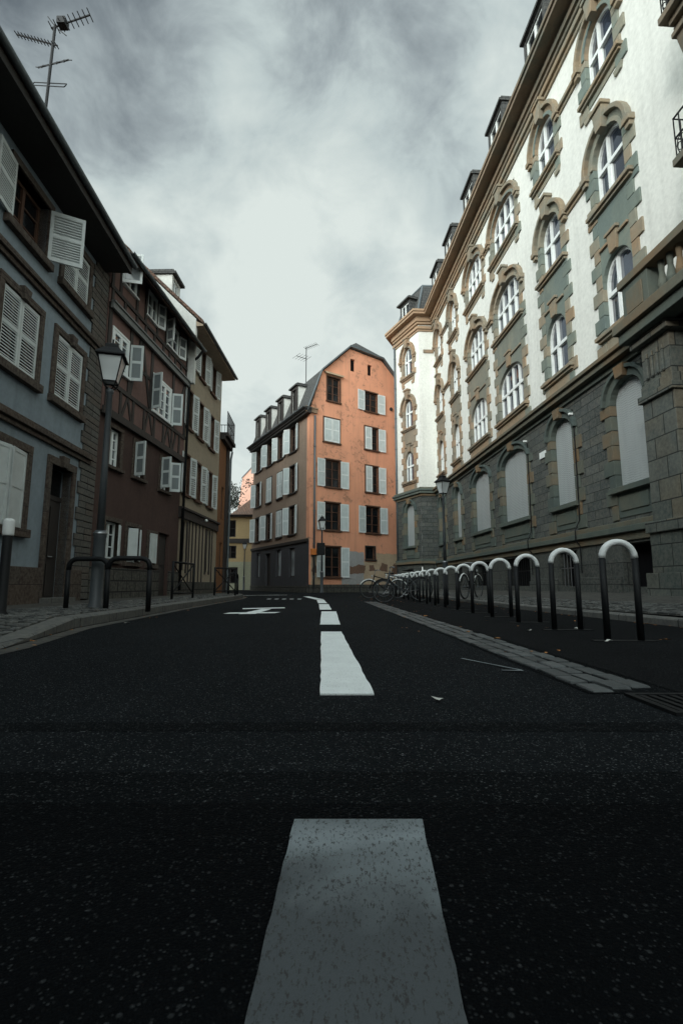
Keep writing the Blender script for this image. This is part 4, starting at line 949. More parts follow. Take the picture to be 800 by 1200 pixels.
for h, dr, an, ww, z0, z1 in ((0.37, -1, 106, 0.36, 6.30, 7.38), (1.91, 1, 106, 0.36, 6.0, 7.16), (3.41, -1, 108, 0.36, 5.96, 7.1)):
    shutter(rH, fH, LH, h, dr, an, ww, z0, z1, 0.09, 'pale_shutter', 'flat', 'dim_field')
for a, b, z0, z1 in W3:
    surround(rH, fH, LH, a, b, z0, z1, 0.06, 0.02, 0.05, 'white_paint', 0.06, o=0.06)
    window(rH, fH, LH, a, b, z0, z1, 0.02, 0.07, 1, 1, 'white_paint', 'glass', 0.06)
for h, dr, an, ww, z0, z1, lb in ((-0.30, 1, 75, 0.52, 8.90, 9.80, 'pale casement tilted wide open'), (1.98, -1, 150, 0.32, 8.80, 9.64, None), (2.74, 1, 112, 0.34, 8.64, 9.46, None), (3.78, -1, 155, 0.36, 8.60, 9.42, None)):
    shutter(rH, fH, LH, h, dr, an, ww, z0, z1, 0.09, 'white_paint', 'flat', 'glass_curtain', label=lb)
for a, b, z0, z1 in WG:
    surround(rH, fH, LH, a, b, z0, z1, 0.12, 0.04, 0.1, 'red_stone', 0.12)
    window(rH, fH, LH, a, b, z0, z1, 0.12, 0.06, 1, 2, 'white_paint', 'glass_dark')
for h, dr, an, ww in ((0.48, -1, 22, 0.3), (1.70, -1, 24, 0.32), (0.98, 1, 62, 0.26), (2.36, 1, 2, 0.225), (2.82, -1, 2, 0.225)):
    shutter(rH, fH, LH, h, dr, an, ww, 1.17, 2.10, 0.05, 'pale_shutter', 'flat', 'pale_shutter')
m = MB(fH, LH); m.box(HD[0], HD[1], -0.18, -0.12, 0.0, HD[3]); m.box(HD[0] + 0.1, HD[1] - 0.1, -0.12, -0.1, 0.3, 1.0); m.box(HD[0] + 0.1, HD[1] - 0.1, -0.12, -0.1, 1.15, 2.0); part(m, 'door', 'dark_wood', rH)
roof(rH, fH, LH, H0 - 0.12, H1 + 0.12, 0.62, 9.42, -3.8, 13.9, -7.6, 9.5, 'tiles', 0.16)
m = MB(fH, LH)
m.add([(H0, 0.05, 9.86), (H1, 0.05, 9.86), (H1, 0.62, 9.28), (H0, 0.62, 9.28), (H0, 0.05, 9.90), (H1, 0.05, 9.90), (H1, 0.62, 9.32), (H0, 0.62, 9.32)], [(0, 1, 2, 3), (7, 6, 5, 4), (0, 4, 5, 1), (3, 2, 6, 7), (0, 3, 7, 4), (1, 5, 6, 2)])
part(m, 'eaves', 'soffit', rH)
gable_wall(rH, fH, LH, H0 - 0.02, 0.0, 9.5, -3.8, 13.5, -7.2, 8.0, 'brown_plaster')
gutter(rH, fH, LH, H0 - 0.1, H1 + 0.14, 0.62, 9.34, 0.06)
m = MB(fH, LH); m.tube([(H1 + 0.02, 0.62, 9.28), (H1 + 0.02, 0.45, 9.05), (H1 + 0.02, 0.16, 8.8), (H1 + 0.02, 0.12, 0.3)], 0.05, 8); part(m, 'downpipe', 'black_metal', rH, smooth=True)

# ------------------------------------------------------------------ cream house
fC = Frame(-5.89, 18.0, 1.5, 'L'); rC = thing('cream_house', 'tall cream house with grey louvred shutters and dark shopfront', 'house', fC((0, 0, 0))); LC = rC.location
C0, C1 = 0.02, 5.15
cx_ = [(0.38, 0.98), (1.78, 2.38), (3.42, 4.02)]
holes = [(a, b, z0, z1) for a, b in cx_ for z0, z1 in ((3.86, 5.36), (6.45, 7.92), (8.98, 10.25))]
gh = [(0.45, 0.95, 1.02, 2.85), (3.5, 3.95, 1.02, 2.85)]
m = MB(fC, LC); m.wall(C0, C1, 0.0, 10.6, holes + gh, 0.2, 7); part(m, 'wall', 'cream_plaster', rC)
m = MB(fC, LC); m.box(C0, C1, -0.2, 0.07, 0, 0.6); part(m, 'plinth', 'rubble', rC, bevel=0.015)
for a, b, z0, z1 in holes:
    surround(rC, fC, LC, a, b, z0, z1, 0.08, 0.03, 0.1, 'brown_wood', 0.1)
    window(rC, fC, LC, a, b, z0, z1, 0.14, 0.05, 1, 2, 'brown_wood', 'glass_dark')
    shutter(rC, fC, LC, a - 0.02, 1, 172, 0.40, z0 - 0.02, z1, 0.06, 'pale_shutter', 'slats', pitch=0.08); shutter(rC, fC, LC, b + 0.02, -1, 165, 0.40, z0 - 0.02, z1, 0.06, 'pale_shutter', 'slats', pitch=0.08)
for a, b, z0, z1 in gh: window(rC, fC, LC, a, b, z0, z1, 0.1, 0.05, 0, 1, 'dark_wood', 'glass_curtain')
m = MB(fC, LC)
for x in (1.25, 1.62, 2.05, 2.5, 2.95, 4.35): m.box(x, x + 0.09, 0.0, 0.03, 0.6, 2.92)
for a, b, z0, z1 in gh: m.box(a - 0.12, a, 0, 0.04, z0 - 0.1, z1); m.box(b, b + 0.12, 0, 0.04, z0 - 0.1, z1)
m.box(C0, C1, 0.0, 0.09, 2.92, 3.24); m.box(C0, C1, 0.0, 0.16, 3.24, 3.32); part(m, 'shopfront_trim', 'dark_wood', rC)
roof(rC, fC, LC, C0 - 0.05, C1 + 0.12, 0.62, 10.5, -3.6, 14.6, -7.2, 10.5, 'tiles', 0.14)
m = MB(fC, LC); m.add([(C0, 0.0, 10.62), (C1 + 0.1, 0.0, 10.62), (C1 + 0.1, 0.62, 10.34), (C0, 0.62, 10.34), (C0, 0.0, 10.25), (C1 + 0.1, 0.0, 10.25), (C1 + 0.1, 0.62, 10.28), (C0, 0.62, 10.28)], [(0, 1, 2, 3), (7, 6, 5, 4), (0, 4, 5, 1), (3, 2, 6, 7), (0, 3, 7, 4), (1, 5, 6, 2)]); part(m, 'eaves', 'cream_soffit', rC)
gable_wall(rC, fC, LC, C0 - 0.02, 0.35, 10.55, -3.6, 14.4, -7.0, 8.0, 'grey_gable')
gutter(rC, fC, LC, C0 - 0.05, C1 + 0.14, 0.62, 10.38, 0.065)
dormer(rC, fC, LC, 0.95, 0.9, 11.4, 12.75, -0.85, 2.2, 'slate', 'white_paint', 'grey_gable', 0.1)
t = thing('outdoor_light', 'tiny pale lamp on the dark fascia of the cream house', 'lamp', fC((2.4, 0.12, 3.0)))
m = MB(fC, t.location); m.tube([(2.4, 0.09, 3.02), (2.4, 0.3, 3.08)], 0.012, 6); part(m, 'arm', 'steel', t); m = MB(fC, t.location); m.lathe([(0.02, 3.03), (0.06, 3.06), (0.05, 3.12), (0.01, 3.14)], 10, (2.4, 0.32)); part(m, 'shade', 'white_paint', t)

# ------------------------------------------------------------------ low orange house with roof terrace
fO = Frame(-5.74, 23.2, -2.8, 'L'); rO = thing('orange_house', 'narrow orange house with railed roof terrace beyond the cream house', 'house', fO((0, 0, 0))); LO = rO.location
m = MB(fO, LO); m.wall(2.3, 16.0, 0.1, 14.0, [], 0.2, 9, o=-4.6); part(m, 'unseen_shade_wing', 'orange_plaster', rO)  # unseen wing added to shade the salmon side wall
m = MB(fO, LO); m.wall(0, 2.2, 0.1, 7.35, [(0.7, 1.3, 3.6, 5.2), (0.7, 1.3, 0.9, 2.5)], 0.15, 6); part(m, 'wall', 'orange_plaster', rO)
for z0, z1 in ((3.6, 5.2), (0.9, 2.5)): window(rO, fO, LO, 0.7, 1.3, z0, z1, 0.1, 0.05, 1, 1, 'brown_wood', 'glass_dark')
m = MB(fO, LO); m.box(-0.02, 2.3, -0.6, 0.2, 7.35, 7.55); m.box(0.1, 2.3, -0.6, 0.34, 7.55, 7.72); m.box(1.6, 2.22, 0, 0.08, 0.1, 7.35); part(m, 'cornice', 'dark_wood', rO)
m = MB(fO, LO)
for zz in (8.2, 8.75): m.tube([(0.1, 0.28, zz), (2.2, 0.28, zz), (2.2, -3, zz)], 0.02, 6)
for i in range(15): m.tube([(0.1 + i * 0.15, 0.28, 7.72), (0.1 + i * 0.15, 0.28, 8.75)], 0.012, 5)
for i in range(20): m.tube([(2.2, 0.28 - i * 0.17, 7.72), (2.2, 0.28 - i * 0.17, 8.75)], 0.012, 5)
part(m, 'railing', 'black_metal', rO)
m = MB(fO, LO); m.tube([(2.18, 0.2, 7.3), (2.18, 0.14, 6.9), (2.18, 0.14, 0.1)], 0.05, 8); part(m, 'downpipe', 'zinc', rO)

# ------------------------------------------------------------------ salmon house at the end
P0 = Vector((-1.93, 30.0, 0)); gd = Vector((0.820, 0.573, 0)); sd_ = Vector((-0.478, 0.878, 0))
fG = Frame(P0.x, P0.y, math.degrees(math.atan2(gd.x, gd.y)), 'L'); fS = Frame(P0.x, P0.y, math.degrees(math.atan2(sd_.x, sd_.y)), 'R')
rS = thing('salmon_house', 'tall salmon pink corner house with weathered gable and pale shutters', 'house', P0); LS = rS.location
fX = Skew(P0, gd, sd_)                                          # s across the gable, o back along the side
GW = 8.1; SL = 10.6; prof = [(0, 11.35), (0.88, 13.95), (3.02, 16.08), (5.77, 15.95), (7.12, 14.8), (GW, 13.7), (GW, 0)]
GWIN = [(1.25, 2.2, 12.12, 13.72, 'bare'), (4.28, 5.32, 12.05, 13.4, 'open'), (1.02, 2.18, 9.4, 10.95, 'closed'), (4.26, 5.36, 9.4, 10.95, 'half'),
        (1.14, 2.24, 6.52, 8.25, 'open'), (4.30, 5.34, 6.52, 8.28, 'half'), (1.14, 2.22, 3.82, 5.52, 'open'), (4.30, 5.42, 3.82, 5.55, 'open'), (1.14, 2.26, 0.95, 2.78, 'open'),
        (4.28, 4.98, 2.1, 2.9, 'tiny'), (3.08, 3.46, 14.55, 15.42, 'slit'), (4.52, 4.88, 14.6, 15.38, 'slit')]
m = MB(fG, LS)
m.wall(0, GW, 0.1, 11.35, [g[:4] for g in GWIN if g[3] < 11.3], 0.2, 0)
up = [g[:4] for g in GWIN if g[3] > 11.3]
# gable above the eaves, cut in strips so the openings stay open
xs = sorted({0, 0.88, 3.02, 5.77, 7.12, GW, *[h[i] for h in up for i in (0, 1)]})
def ptop(x):
    q = prof[:6]
    for (x0, z0), (x1, z1) in zip(q, q[1:]):
        if x0 <= x <= x1: return z0 + (z1 - z0) * (x - x0) / (x1 - x0)
    return 13.7
for x0, x1 in zip(xs, xs[1:]):
    cuts = sorted([(h[2], h[3]) for h in up if h[0] < (x0 + x1) / 2 < h[1]]); z = 11.35
    for a, b in cuts: m.quad((x0, 0, z), (x1, 0, z), (x1, 0, a), (x0, 0, a)); z = b
    m.quad((x0, 0, z), (x1, 0, z), (x1, 0, ptop(x1)), (x0, 0, ptop(x0)))
for a, b, c, d in up:
    for p, q in (((a, c), (b, c)), ((b, c), (b, d)), ((b, d), (a, d)), ((a, d), (a, c))): m.quad((p[0], 0, p[1]), (q[0], 0, q[1]), (q[0], -0.2, q[1]), (p[0], -0.2, p[1]))
m.quad((0, -0.25, 0.1), (GW, -0.25, 0.1), (GW, -0.25, 13.5), (0.9, -0.25, 13.5), (0.1, -0.25, 11.2)); m.quad((0.9, -0.25, 13.5), (GW, -0.25, 13.5), (5.7, -0.25, 15.8), (3.1, -0.25, 15.9))
part(m, 'gable_wall', 'salmon', rS)
m = MB(fX, LS); m.quad((GW, 0, 0), (GW, SL, 0), (GW, SL, 13.6), (GW, 0, 13.6)); m.quad((0, SL, 0), (GW, SL, 0), (GW, SL, 13.6), (4.4, SL, 17), (0.9, SL, 13.9), (0, SL, 11.3)); part(m, 'back_wall', 'taupe_plaster', rS)
SWIN = [(c - 0.48, c + 0.48, z0, z1) for c in (2.62, 4.85, 6.95, 9.35) for z0, z1 in ((3.7, 5.5), (6.4, 8.2), (9.15, 10.85))]
SG_ = [(2.1, 3.0, 0.98, 2.82), (4.4, 5.3, 1.0, 2.85), (8.6, 9.4, 1.0, 2.85)]
m = MB(fS, LS); m.wall(0, SL, 3.1, 11.35, SWIN, 0.2, 0.0); m.quad((0, -0.25, 3.1), (SL, -0.25, 3.1), (SL, -0.25, 11.3), (0, -0.25, 11.3)); part(m, 'side_wall', 'taupe_plaster', rS)
m = MB(fS, LS); m.wall(0, SL, 0.1, 3.1, SG_ + [(6.4, 7.4, 0.1, 2.7)], 0.2, 0, o=0.02); m.quad((0, -0.25, 0.1), (SL, -0.25, 0.1), (SL, -0.25, 3.1), (0, -0.25, 3.1)); part(m, 'side_base', 'slate_blue', rS, 'dark grey painted ground floor side')
m = MB(fS, LS); m.box(0.12, SL, 0, 0.10, 3.06, 3.24); part(m, 'string_course', 'dark_wood', rS)
m = MB(fS, LS); m.box(0.0, 0.42, 0.004, 0.012, 3.3, 11.2); part(m, 'corner_strip', 'salmon', rS, 'salmon strip of paint round the corner')
m = MB(fS, LS); m.box(6.4, 7.4, -0.2, -0.14, 0.1, 2.7); part(m, 'door', 'dark_wood', rS)
for a, b, z0, z1 in SG_: window(rS, fS, LS, a, b, z0, z1, 0.12, 0.07, 0, 0, 'dark_wood', 'glass_curtain')
for i, (a, b, z0, z1) in enumerate(SWIN):
    surround(rS, fS, LS, a, b, z0, z1, 0.09, 0.03, 0.1, 'dark_wood', 0.1); window(rS, fS, LS, a, b, z0, z1, 0.14, 0.06, 1, 2, 'brown_wood', 'glass_dark')
    if i in (3, 4, 7): shutter(rS, fS, LS, a, 1, 4, 0.47, z0, z1, 0.03, 'salmon_shutter', 'flat'); shutter(rS, fS, LS, b, -1, 4, 0.47, z0, z1, 0.03, 'salmon_shutter', 'flat')
    else: shutter(rS, fS, LS, a - 0.02, 1, 168, 0.5, z0, z1, 0.06, 'salmon_shutter', 'flat'); shutter(rS, fS, LS, b + 0.02, -1, 150, 0.5, z0, z1, 0.06, 'salmon_shutter', 'flat')
for a, b, z0, z1, k in GWIN:
    if k == 'slit':
        m = MB(fG, LS); m.quad((a, -0.15, z0), (b, -0.15, z0), (b, -0.15, z1), (a, -0.15, z1)); part(m, 'attic_opening', 'dark_void', rS)
        continue
    surround(rS, fG, LS, a, b, z0, z1, 0.09, 0.035, 0.1, 'brown_wood' if k != 'tiny' else 'dark_wood', 0.09)
    nv, nh = (0, 0) if k == 'tiny' else (1, 2)
    window(rS, fG, LS, a + 0.01, b - 0.01, z0, z1, 0.12, 0.06, nv, nh, 'brown_wood', 'glass_dark')
    w_ = (b - a) / 2 - 0.01
    if k == 'open':
        wo = 0.6 if b - a > 1 else 0.5
        shutter(rS, fG, LS, a - 0.04, 1, 174, wo, z0 - 0.02, z1, 0.05, 'salmon_shutter', 'flat'); shutter(rS, fG, LS, b + 0.04, -1, 174, wo, z0 - 0.02, z1, 0.05, 'salmon_shutter', 'flat')
    if k == 'closed':
        for h, dr in ((a, 1), (b, -1)): shutter(rS, fG, LS, h, dr, 0, w_, z0 + 0.02, z1 - 0.02, 0.03, 'salmon_shutter', 'flat', label='closed pale shutter')
    if k == 'half':
        shutter(rS, fG, LS, a, 1, 0, w_, z0 + 0.02, z1 - 0.02, 0.03, 'salmon_shutter', 'flat', label='closed pale shutter'); shutter(rS, fG, LS, b + 0.04, -1, 174, 0.58, z0 - 0.02, z1, 0.05, 'salmon_shutter', 'flat')
m = MB(fG, LS); m.prism([(1.1, 13.86), (2.35, 13.86), (2.5, 13.96), (0.95, 13.96)], 0, 0.2); part(m, 'window_hood', 'bare_sand', rS)
def blot(name, mat, pts, o):
    m = MB(fG, LS); c = (sum(p[0] for p in pts) / len(pts), sum(p[1] for p in pts) / len(pts)); q = []
    for i in range(len(pts)):
        a, b = pts[i], pts[(i + 1) % len(pts)]; k = max(2, int(math.hypot(b[0] - a[0], b[1] - a[1]) / 0.12))
        q += [(a[0] + (b[0] - a[0]) * j / k + rnd.uniform(-.03, .03), a[1] + (b[1] - a[1]) * j / k + rnd.uniform(-.03, .03)) for j in range(k)]
    m.add([(c[0], o, c[1])] + [(x, o, z) for x, z in q], [(0, i + 1, (i + 1) % len(q) + 1) for i in range(len(q))]); return part(m, name, mat, rS)
blot('bare_render', 'bare_sand', [(0.15, 0.5), (1.02, 0.5), (1.02, 2.45), (0.15, 2.5)], 0.004)
blot('bare_render', 'bare_sand', [(4.0, 0.5), (8.0, 0.5), (8.0, 2.5), (5.12, 2.52), (5.12, 1.95), (4.0, 1.95)], 0.004)
blot('cement_patch', 'bare_cement', [(2.36, 0.5), (4.05, 0.5), (4.12, 1.2), (4.12, 2.52), (2.36, 2.6)], 0.008)
for pts in ([(0.15, 1.3), (0.6, 1.15), (1.0, 1.3), (1.05, 1.75), (0.7, 1.65), (0.3, 1.6)], [(2.85, 1.15), (4.1, 1.2), (4.25, 1.7), (3.7, 1.75), (3.2, 1.6), (2.9, 1.65)], [(4.5, 1.35), (5.0, 1.4), (4.9, 1.75), (4.55, 1.7)], [(5.3, 1.4), (6.0, 1.35), (6.1, 1.8), (5.6, 1.9)], [(6.3, 1.1), (7.3, 1.0), (7.1, 1.8), (6.6, 1.9)]):
    blot('damp_stain', 'damp', pts, 0.012)
m = MB(fG, LS); m.box(0, GW, -0.1, 0.08, 0.0, 0.5); m2 = MB(fS, LS); part(m, 'plinth', 'rubble', rS); m2.box(0.05, SL, -0.1, 0.06, 0.0, 0.42); part(m2, 'side_plinth', 'rubble', rS)
# roof with half hip, zinc verge
m = MB(fX, LS); R_ = [(-0.28, 11.2), (0.80, 14.06), (3.0, 16.24), (4.4, 17.5), (5.82, 16.1), (GW + 0.2, 13.8)]
t0, t1 = -0.22, SL + 0.25
for i, (p, q) in enumerate(zip(R_, R_[1:])):
    if i in (2, 3):
        a0 = t0 if i == 2 else 1.35; b0 = 1.35 if i == 2 else t0
        m.quad((p[0], a0, p[1]), (q[0], b0, q[1]), (q[0], t1, q[1]), (p[0], t1, p[1]))
    else: m.quad((p[0], t0, p[1]), (q[0], t0, q[1]), (q[0], t1, q[1]), (p[0], t1, p[1]))
m.quad((3.0, t0, 16.24), (5.82, t0, 16.1), (4.4, 1.35, 17.5)); m.quad((3.0, t0, 16.24), (5.82, t0, 16.1), (5.8, 0.05, 15.94), (3.0, 0.05, 16.06))
part(m, 'roof', 'slate', rS)
m = MB(fX, LS)
for p, q in ((R_[0], R_[1]), (R_[1], R_[2]), (R_[2], R_[4]), (R_[4], R_[5])):
    m.add([(p[0], t0 - 0.02, p[1] + 0.03), (q[0], t0 - 0.02, q[1] + 0.03), (q[0], t0 - 0.02, q[1] - 0.10), (p[0], t0 - 0.02, p[1] - 0.10), (p[0], 0.0, p[1] + 0.03), (q[0], 0.0, q[1] + 0.03), (q[0], 0.0, q[1] - 0.10), (p[0], 0.0, p[1] - 0.10)], [(0, 1, 2, 3), (7, 6, 5, 4), (0, 4, 5, 1), (3, 2, 6, 7), (0, 3, 7, 4), (1, 5, 6, 2)])
part(m, 'verge', 'zinc', rS)
m = MB(fS, LS); m.box(-0.2, SL + 0.2, 0, 0.30, 10.98, 11.12); m.box(-0.2, SL + 0.2, 0, 0.40, 11.12, 11.22); m.box(-0.25, SL + 0.25, 0.0, 0.46, 11.22, 11.34); part(m, 'eaves', 'soffit', rS)
m = MB(fG, LS); m.box(-0.35, 0.45, 0.0, 0.12, 11.05, 11.3); m.box(-0.40, 0.5, 0.0, 0.16, 11.3, 11.38); part(m, 'cornice_return', 'brass_stone', rS)
gutter(rS, fS, LS, -0.2, SL + 0.25, 0.44, 11.34, 0.07)
downpipe(rS, fG, LS, 0.30, 0.3, 10.9, 0.09, 0.06)
m = MB(fG, LS); m.box(0.08, 0.52, 0.03, 0.20, 2.25, 2.62); part(m, 'pipe_guard', 'orange_paint', rS, 'orange box round the downpipe', bevel=0.02)
for c in (2.35, 4.8, 7.2, 9.5): 
    d_ = dormer(rS, fS, LS, c, 1.0, 11.36, 13.45, 0.06, 1.9, 'slate', 'dark_wood', 'grey_gable', 0.13)
    m = MB(fS, LS); m.box(c - 0.53, c - 0.33, 0.055, 0.12, 11.36, 13.44); m.box(c + 0.33, c + 0.53, 0.055, 0.12, 11.36, 13.44); m.box(c - 0.33, c + 0.33, 0.055, 0.12, 11.36, 11.75); m.box(c - 0.33, c + 0.33, 0.055, 0.12, 13.28, 13.44); part(m, 'dormer_front', 'dark_wood', d_)
m = MB(fG, LS); m.lathe([(0.11, -0.02), (0.11, 0.03), (0.07, 0.05)], 12); part_vent = MB(fG, LS); part_vent.tube([(6.55, -0.02, 12.6), (6.55, 0.06, 12.6)], 0.13, 12); part(part_vent, 'vent', 'dark_wood', rS)

# ------------------------------------------------------------------ houses far down the side street
fY = Frame(-20, 47.0, 90, 'L')
rY = thing('low_yellow_house', 'low yellow house with brown tiled roof at the end of the side street', 'house', fY((6, 0, 0))); LY = rY.location
m = MB(fY, LY); m.wall(2.0, 13.0, 2.6, 6.9, [(8.9, 10.1, 4.9, 6.5), (9.1, 10.2, 2.9, 4.1)], 0.2, 7); part(m, 'wall', 'yellow_plaster', rY)
m = MB(fY, LY); m.wall(2.0, 13.0, 0.0, 2.6, [(9.0, 10.4, 0.6, 2.1)], 0.2, 7, o=0.03); part(m, 'base_wall', 'green_plaster', rY)
for a, b, z0, z1 in ((8.9, 10.1, 4.9, 6.5), (9.1, 10.2, 2.9, 4.1), (9.0, 10.4, 0.6, 2.1)): window(rY, fY, LY, a, b, z0, z1, 0.1, 0.08, 1, 1, 'dark_wood', 'glass_dark')
m = MB(fY, LY); m.box(2, 13, 0, 0.12, 4.35, 4.75); m.box(2, 13, 0, 0.35, 6.8, 7.0); m.box(12.6, 12.9, 0, 0.05, 2.6, 6.8); part(m, 'timber_band', 'dark_wood', rY)
m = MB(fY, LY); m.add([(1.6, 0.5, 6.95), (13.5, 0.5, 6.95), (13.5, -7.5, 6.95), (1.6, -7.5, 6.95), (13.6, -2.5, 11.0), (13.6, -4.5, 11.0), (8.5, -3.0, 7.15)], [(0, 1, 4, 6), (1, 2, 5, 4), (2, 3, 6, 5), (3, 0, 6)]); part(m, 'roof', 'tiles', rY)
m = MB(fY, LY); m.box(12.0, 12.5, -1.35, -1.0, 8.9, 9.2); part(m, 'skylight', 'glass', rY)
fK = Frame(-26, 62, 90, 'L'); rK = thing('pink_gable_house', 'far pink house whose blank gable rises behind the brown tiled roof', 'house', fK((14, 0, 0))); LK = rK.location
m = MB(fK, LK); m.prism([(12.9, 0), (24, 0), (24, 20), (17.0, 17.6), (13.6, 13.8), (13.0, 9)], -8, 0); part(m, 'wall', 'pink_plaster', rK)
m = MB(fK, LK)
for p, q in (((13.5, 13.7), (17.0, 17.65)), ((17.0, 17.65), (24, 20.1))): m.add([(p[0], -8, p[1]), (q[0], -8, q[1]), (q[0], 0.1, q[1]), (p[0], 0.1, p[1]), (p[0], -8, p[1] + 0.12), (q[0], -8, q[1] + 0.12), (q[0], 0.1, q[1] + 0.12), (p[0], 0.1, p[1] + 0.12)], [(0, 1, 2, 3), (7, 6, 5, 4), (0, 4, 5, 1), (3, 2, 6, 7), (0, 3, 7, 4), (1, 5, 6, 2)])
part(m, 'roof', 'zinc', rK)
# tree behind the low house
t = thing('leafy_tree', 'dark leafy tree behind the low yellow house', 'tree', (-13.6, 56, 0))
m = MB(L=t.location); m.tube([(-13.6, 56, 0), (-13.5, 56, 3), (-13.7, 56.1, 6), (-13.4, 56, 9)], [0.3, 0.24, 0.18, 0.08], 8)
for k in range(9):
    a = k * 2.4; z = 4.5 + k * 0.5; m.tube([(-13.6, 56, z), (-13.6 + math.cos(a) * 1.2, 56 + math.sin(a) * 1.2, z + 1.0), (-13.6 + math.cos(a) * 2.0, 56 + math.sin(a) * 2.0, z + 2.4)], [0.1, 0.06, 0.02], 5)
part(m, 'trunk', 'bark', t, smooth=True)
m = MB(L=t.location); cl = [(rnd.gauss(0, 1.35), rnd.gauss(0, 1.3), rnd.uniform(5.5, 12.2)) for _ in range(95)]
for c in cl:
    for _ in range(75):
        p = Vector((-13.6 + c[0] * (1.15 - abs(c[2] - 8.5) / 9) + rnd.gauss(0, 0.34), 56 + c[1] + rnd.gauss(0, 0.34), c[2] + rnd.gauss(0, 0.30)))
        u = Vector((rnd.gauss(0, 1), rnd.gauss(0, 1), rnd.gauss(0, 1))).normalized(); v = u.orthogonal().normalized() * rnd.uniform(0.05, 0.09); u = u * rnd.uniform(0.09, 0.17)
        m.quad(tuple(p - u), tuple(p + v), tuple(p + u), tuple(p - v))
part(m, 'crown', 'leaf', t)

# ------------------------------------------------------------------ street lamps
def make_lamp():
    t = thing('street_lamp', 'x', 'street lamp', (0, 0, 0), 0, 'old style lantern street lamps')
    m = MB(); m.lathe([(0.12, 0), (0.12, 0.05), (0.095, 0.08), (0.09, 1.12), (0.10, 1.14), (0.10, 1.19), (0.075, 1.24)], 16); part(m, 'base', 'lamp_grey', t, smooth=True)
    m = MB(); m.lathe([(0.058, 1.2), (0.05, 2.4), (0.045, 3.5), (0.06, 3.52), (0.06, 3.56), (0.035, 3.6)], 14); part(m, 'pole', 'lamp_grey', t, smooth=True)
    m = MB(); m.lathe([(0.105, 1.17), (0.11, 1.19), (0.07, 1.235)], 16); part(m, 'collar', 'steel', t, smooth=True)
    m = MB()
    for k in range(4):
        a = math.pi / 4 + k * math.pi / 2; c, s = math.cos(a), math.sin(a); m.tube([(0.03 * c, 0.03 * s, 3.58), (0.10 * c, 0.10 * s, 3.62), (0.145 * c, 0.145 * s, 3.70)], 0.012, 6)
    part(m, 'bracket', 'black_metal', t)
    def sq(r, z): return [(r * x, r * y, z) for x, y in ((-1, -1), (1, -1), (1, 1), (-1, 1))]
    m = MB(); b, tp = sq(0.10, 3.70), sq(0.185, 4.12)
    for k in range(4):
        m.tube([b[k], tp[k]], 0.011, 6); m.tube([b[k], b[(k + 1) % 4]], 0.011, 6); m.tube([tp[k], tp[(k + 1) % 4]], 0.014, 6)
    ln = part(m, 'lantern', 'black_metal', t)
    g = MB(); b, tp = sq(0.098, 3.705), sq(0.180, 4.115)
    for k in range(4): g.quad(b[k], b[(k + 1) % 4], tp[(k + 1) % 4], tp[k])
    g.quad(*b); part(g, 'pane', 'lantern_glass', ln)
    r = MB(); rings = [sq(0.225, 4.12), sq(0.225, 4.145), sq(0.12, 4.27), sq(0.10, 4.28), sq(0.10, 4.34), sq(0.04, 4.38), sq(0.015, 4.39), sq(0.012, 4.46)]
    r.add([p for q in rings for p in q], [(i * 4 + k, i * 4 + (k + 1) % 4, i * 4 + 4 + (k + 1) % 4, i * 4 + 4 + k) for i in range(len(rings) - 1) for k in range(4)] + [(0, 1, 2, 3), tuple(range(28, 32))])
    part(r, 'lantern_roof', 'black_metal', t, bevel=0.006)
    return t
lamp = make_lamp(); lamp.location = (-3.82, 7.95, 0.11); lamp.rotation_euler = (0, 0, 0.25); lamp['label'] = 'tall street lamp with square lantern before the half-timbered house'
dup(lamp, (3.72, 18.2, 0.11), 0.5, 'street lamp with square lantern behind the row of bicycle hoops')
lc = dup(lamp, (-1.12, 28.9, 0.02), 0.2, 'street lamp standing before the salmon gable with dark box on its pole')
dup(lamp, (-8.75, 45.6, 0.0), 0.1, 'thin distant street lamp before the low yellow house')
m = MB(L=(0, 0, 0)); m.box(-0.30, 0.16, -0.10, 0.10, 2.15, 2.85); part(m, 'control_box', 'black_metal', lc, bevel=0.03)

# ------------------------------------------------------------------ bicycle hoops on the right
def make_hoop():
    t = thing('bicycle_hoop', 'x', 'bike stand', (0, 0, 0), 0, 'row of bicycle hoops beside the sett strip')
    R0, zt = 0.145, 0.735
    for sx in (-1, 1):
        m = MB(); m.tube([(sx * R0, 0, 0.01), (sx * R0, 0, zt)], 0.029, 12); part(m, 'leg', 'black_metal', t, smooth=True)
    m = MB(); m.tube([(-R0 * math.cos(math.pi * i / 14), 0, zt + R0 * math.sin(math.pi * i / 14)) for i in range(15)], 0.030, 12); part(m, 'arch', 'pale_tube', t, smooth=True)
    m = MB(); m.box(-0.27, 0.27, -0.045, 0.045, 0.005, 0.014); part(m, 'base_plate', 'black_metal', t, bevel=0.003)
    return t
ordn = 'nearest second third fourth fifth sixth seventh eighth ninth tenth eleventh twelfth thirteenth fourteenth fifteenth sixteenth seventeenth'.split()
hoop = make_hoop()
for i in range(17):
    y = 4.55 + i * 1.09; x = 2.49 - 0.015 * (y - 4.5); lb = ('black bicycle hoop with pale curved top, the nearest and largest of the row' if i == 0 else 'black bicycle hoop with pale curved top, %s from the near end of the row' % ordn[i])
    if i == 0: hoop.location = (x, y, 0); hoop.rotation_euler = (0, 0, -0.03); hoop['label'] = lb
    else: dup(hoop, (x, y, 0), rnd.uniform(-.06, .06), lb)
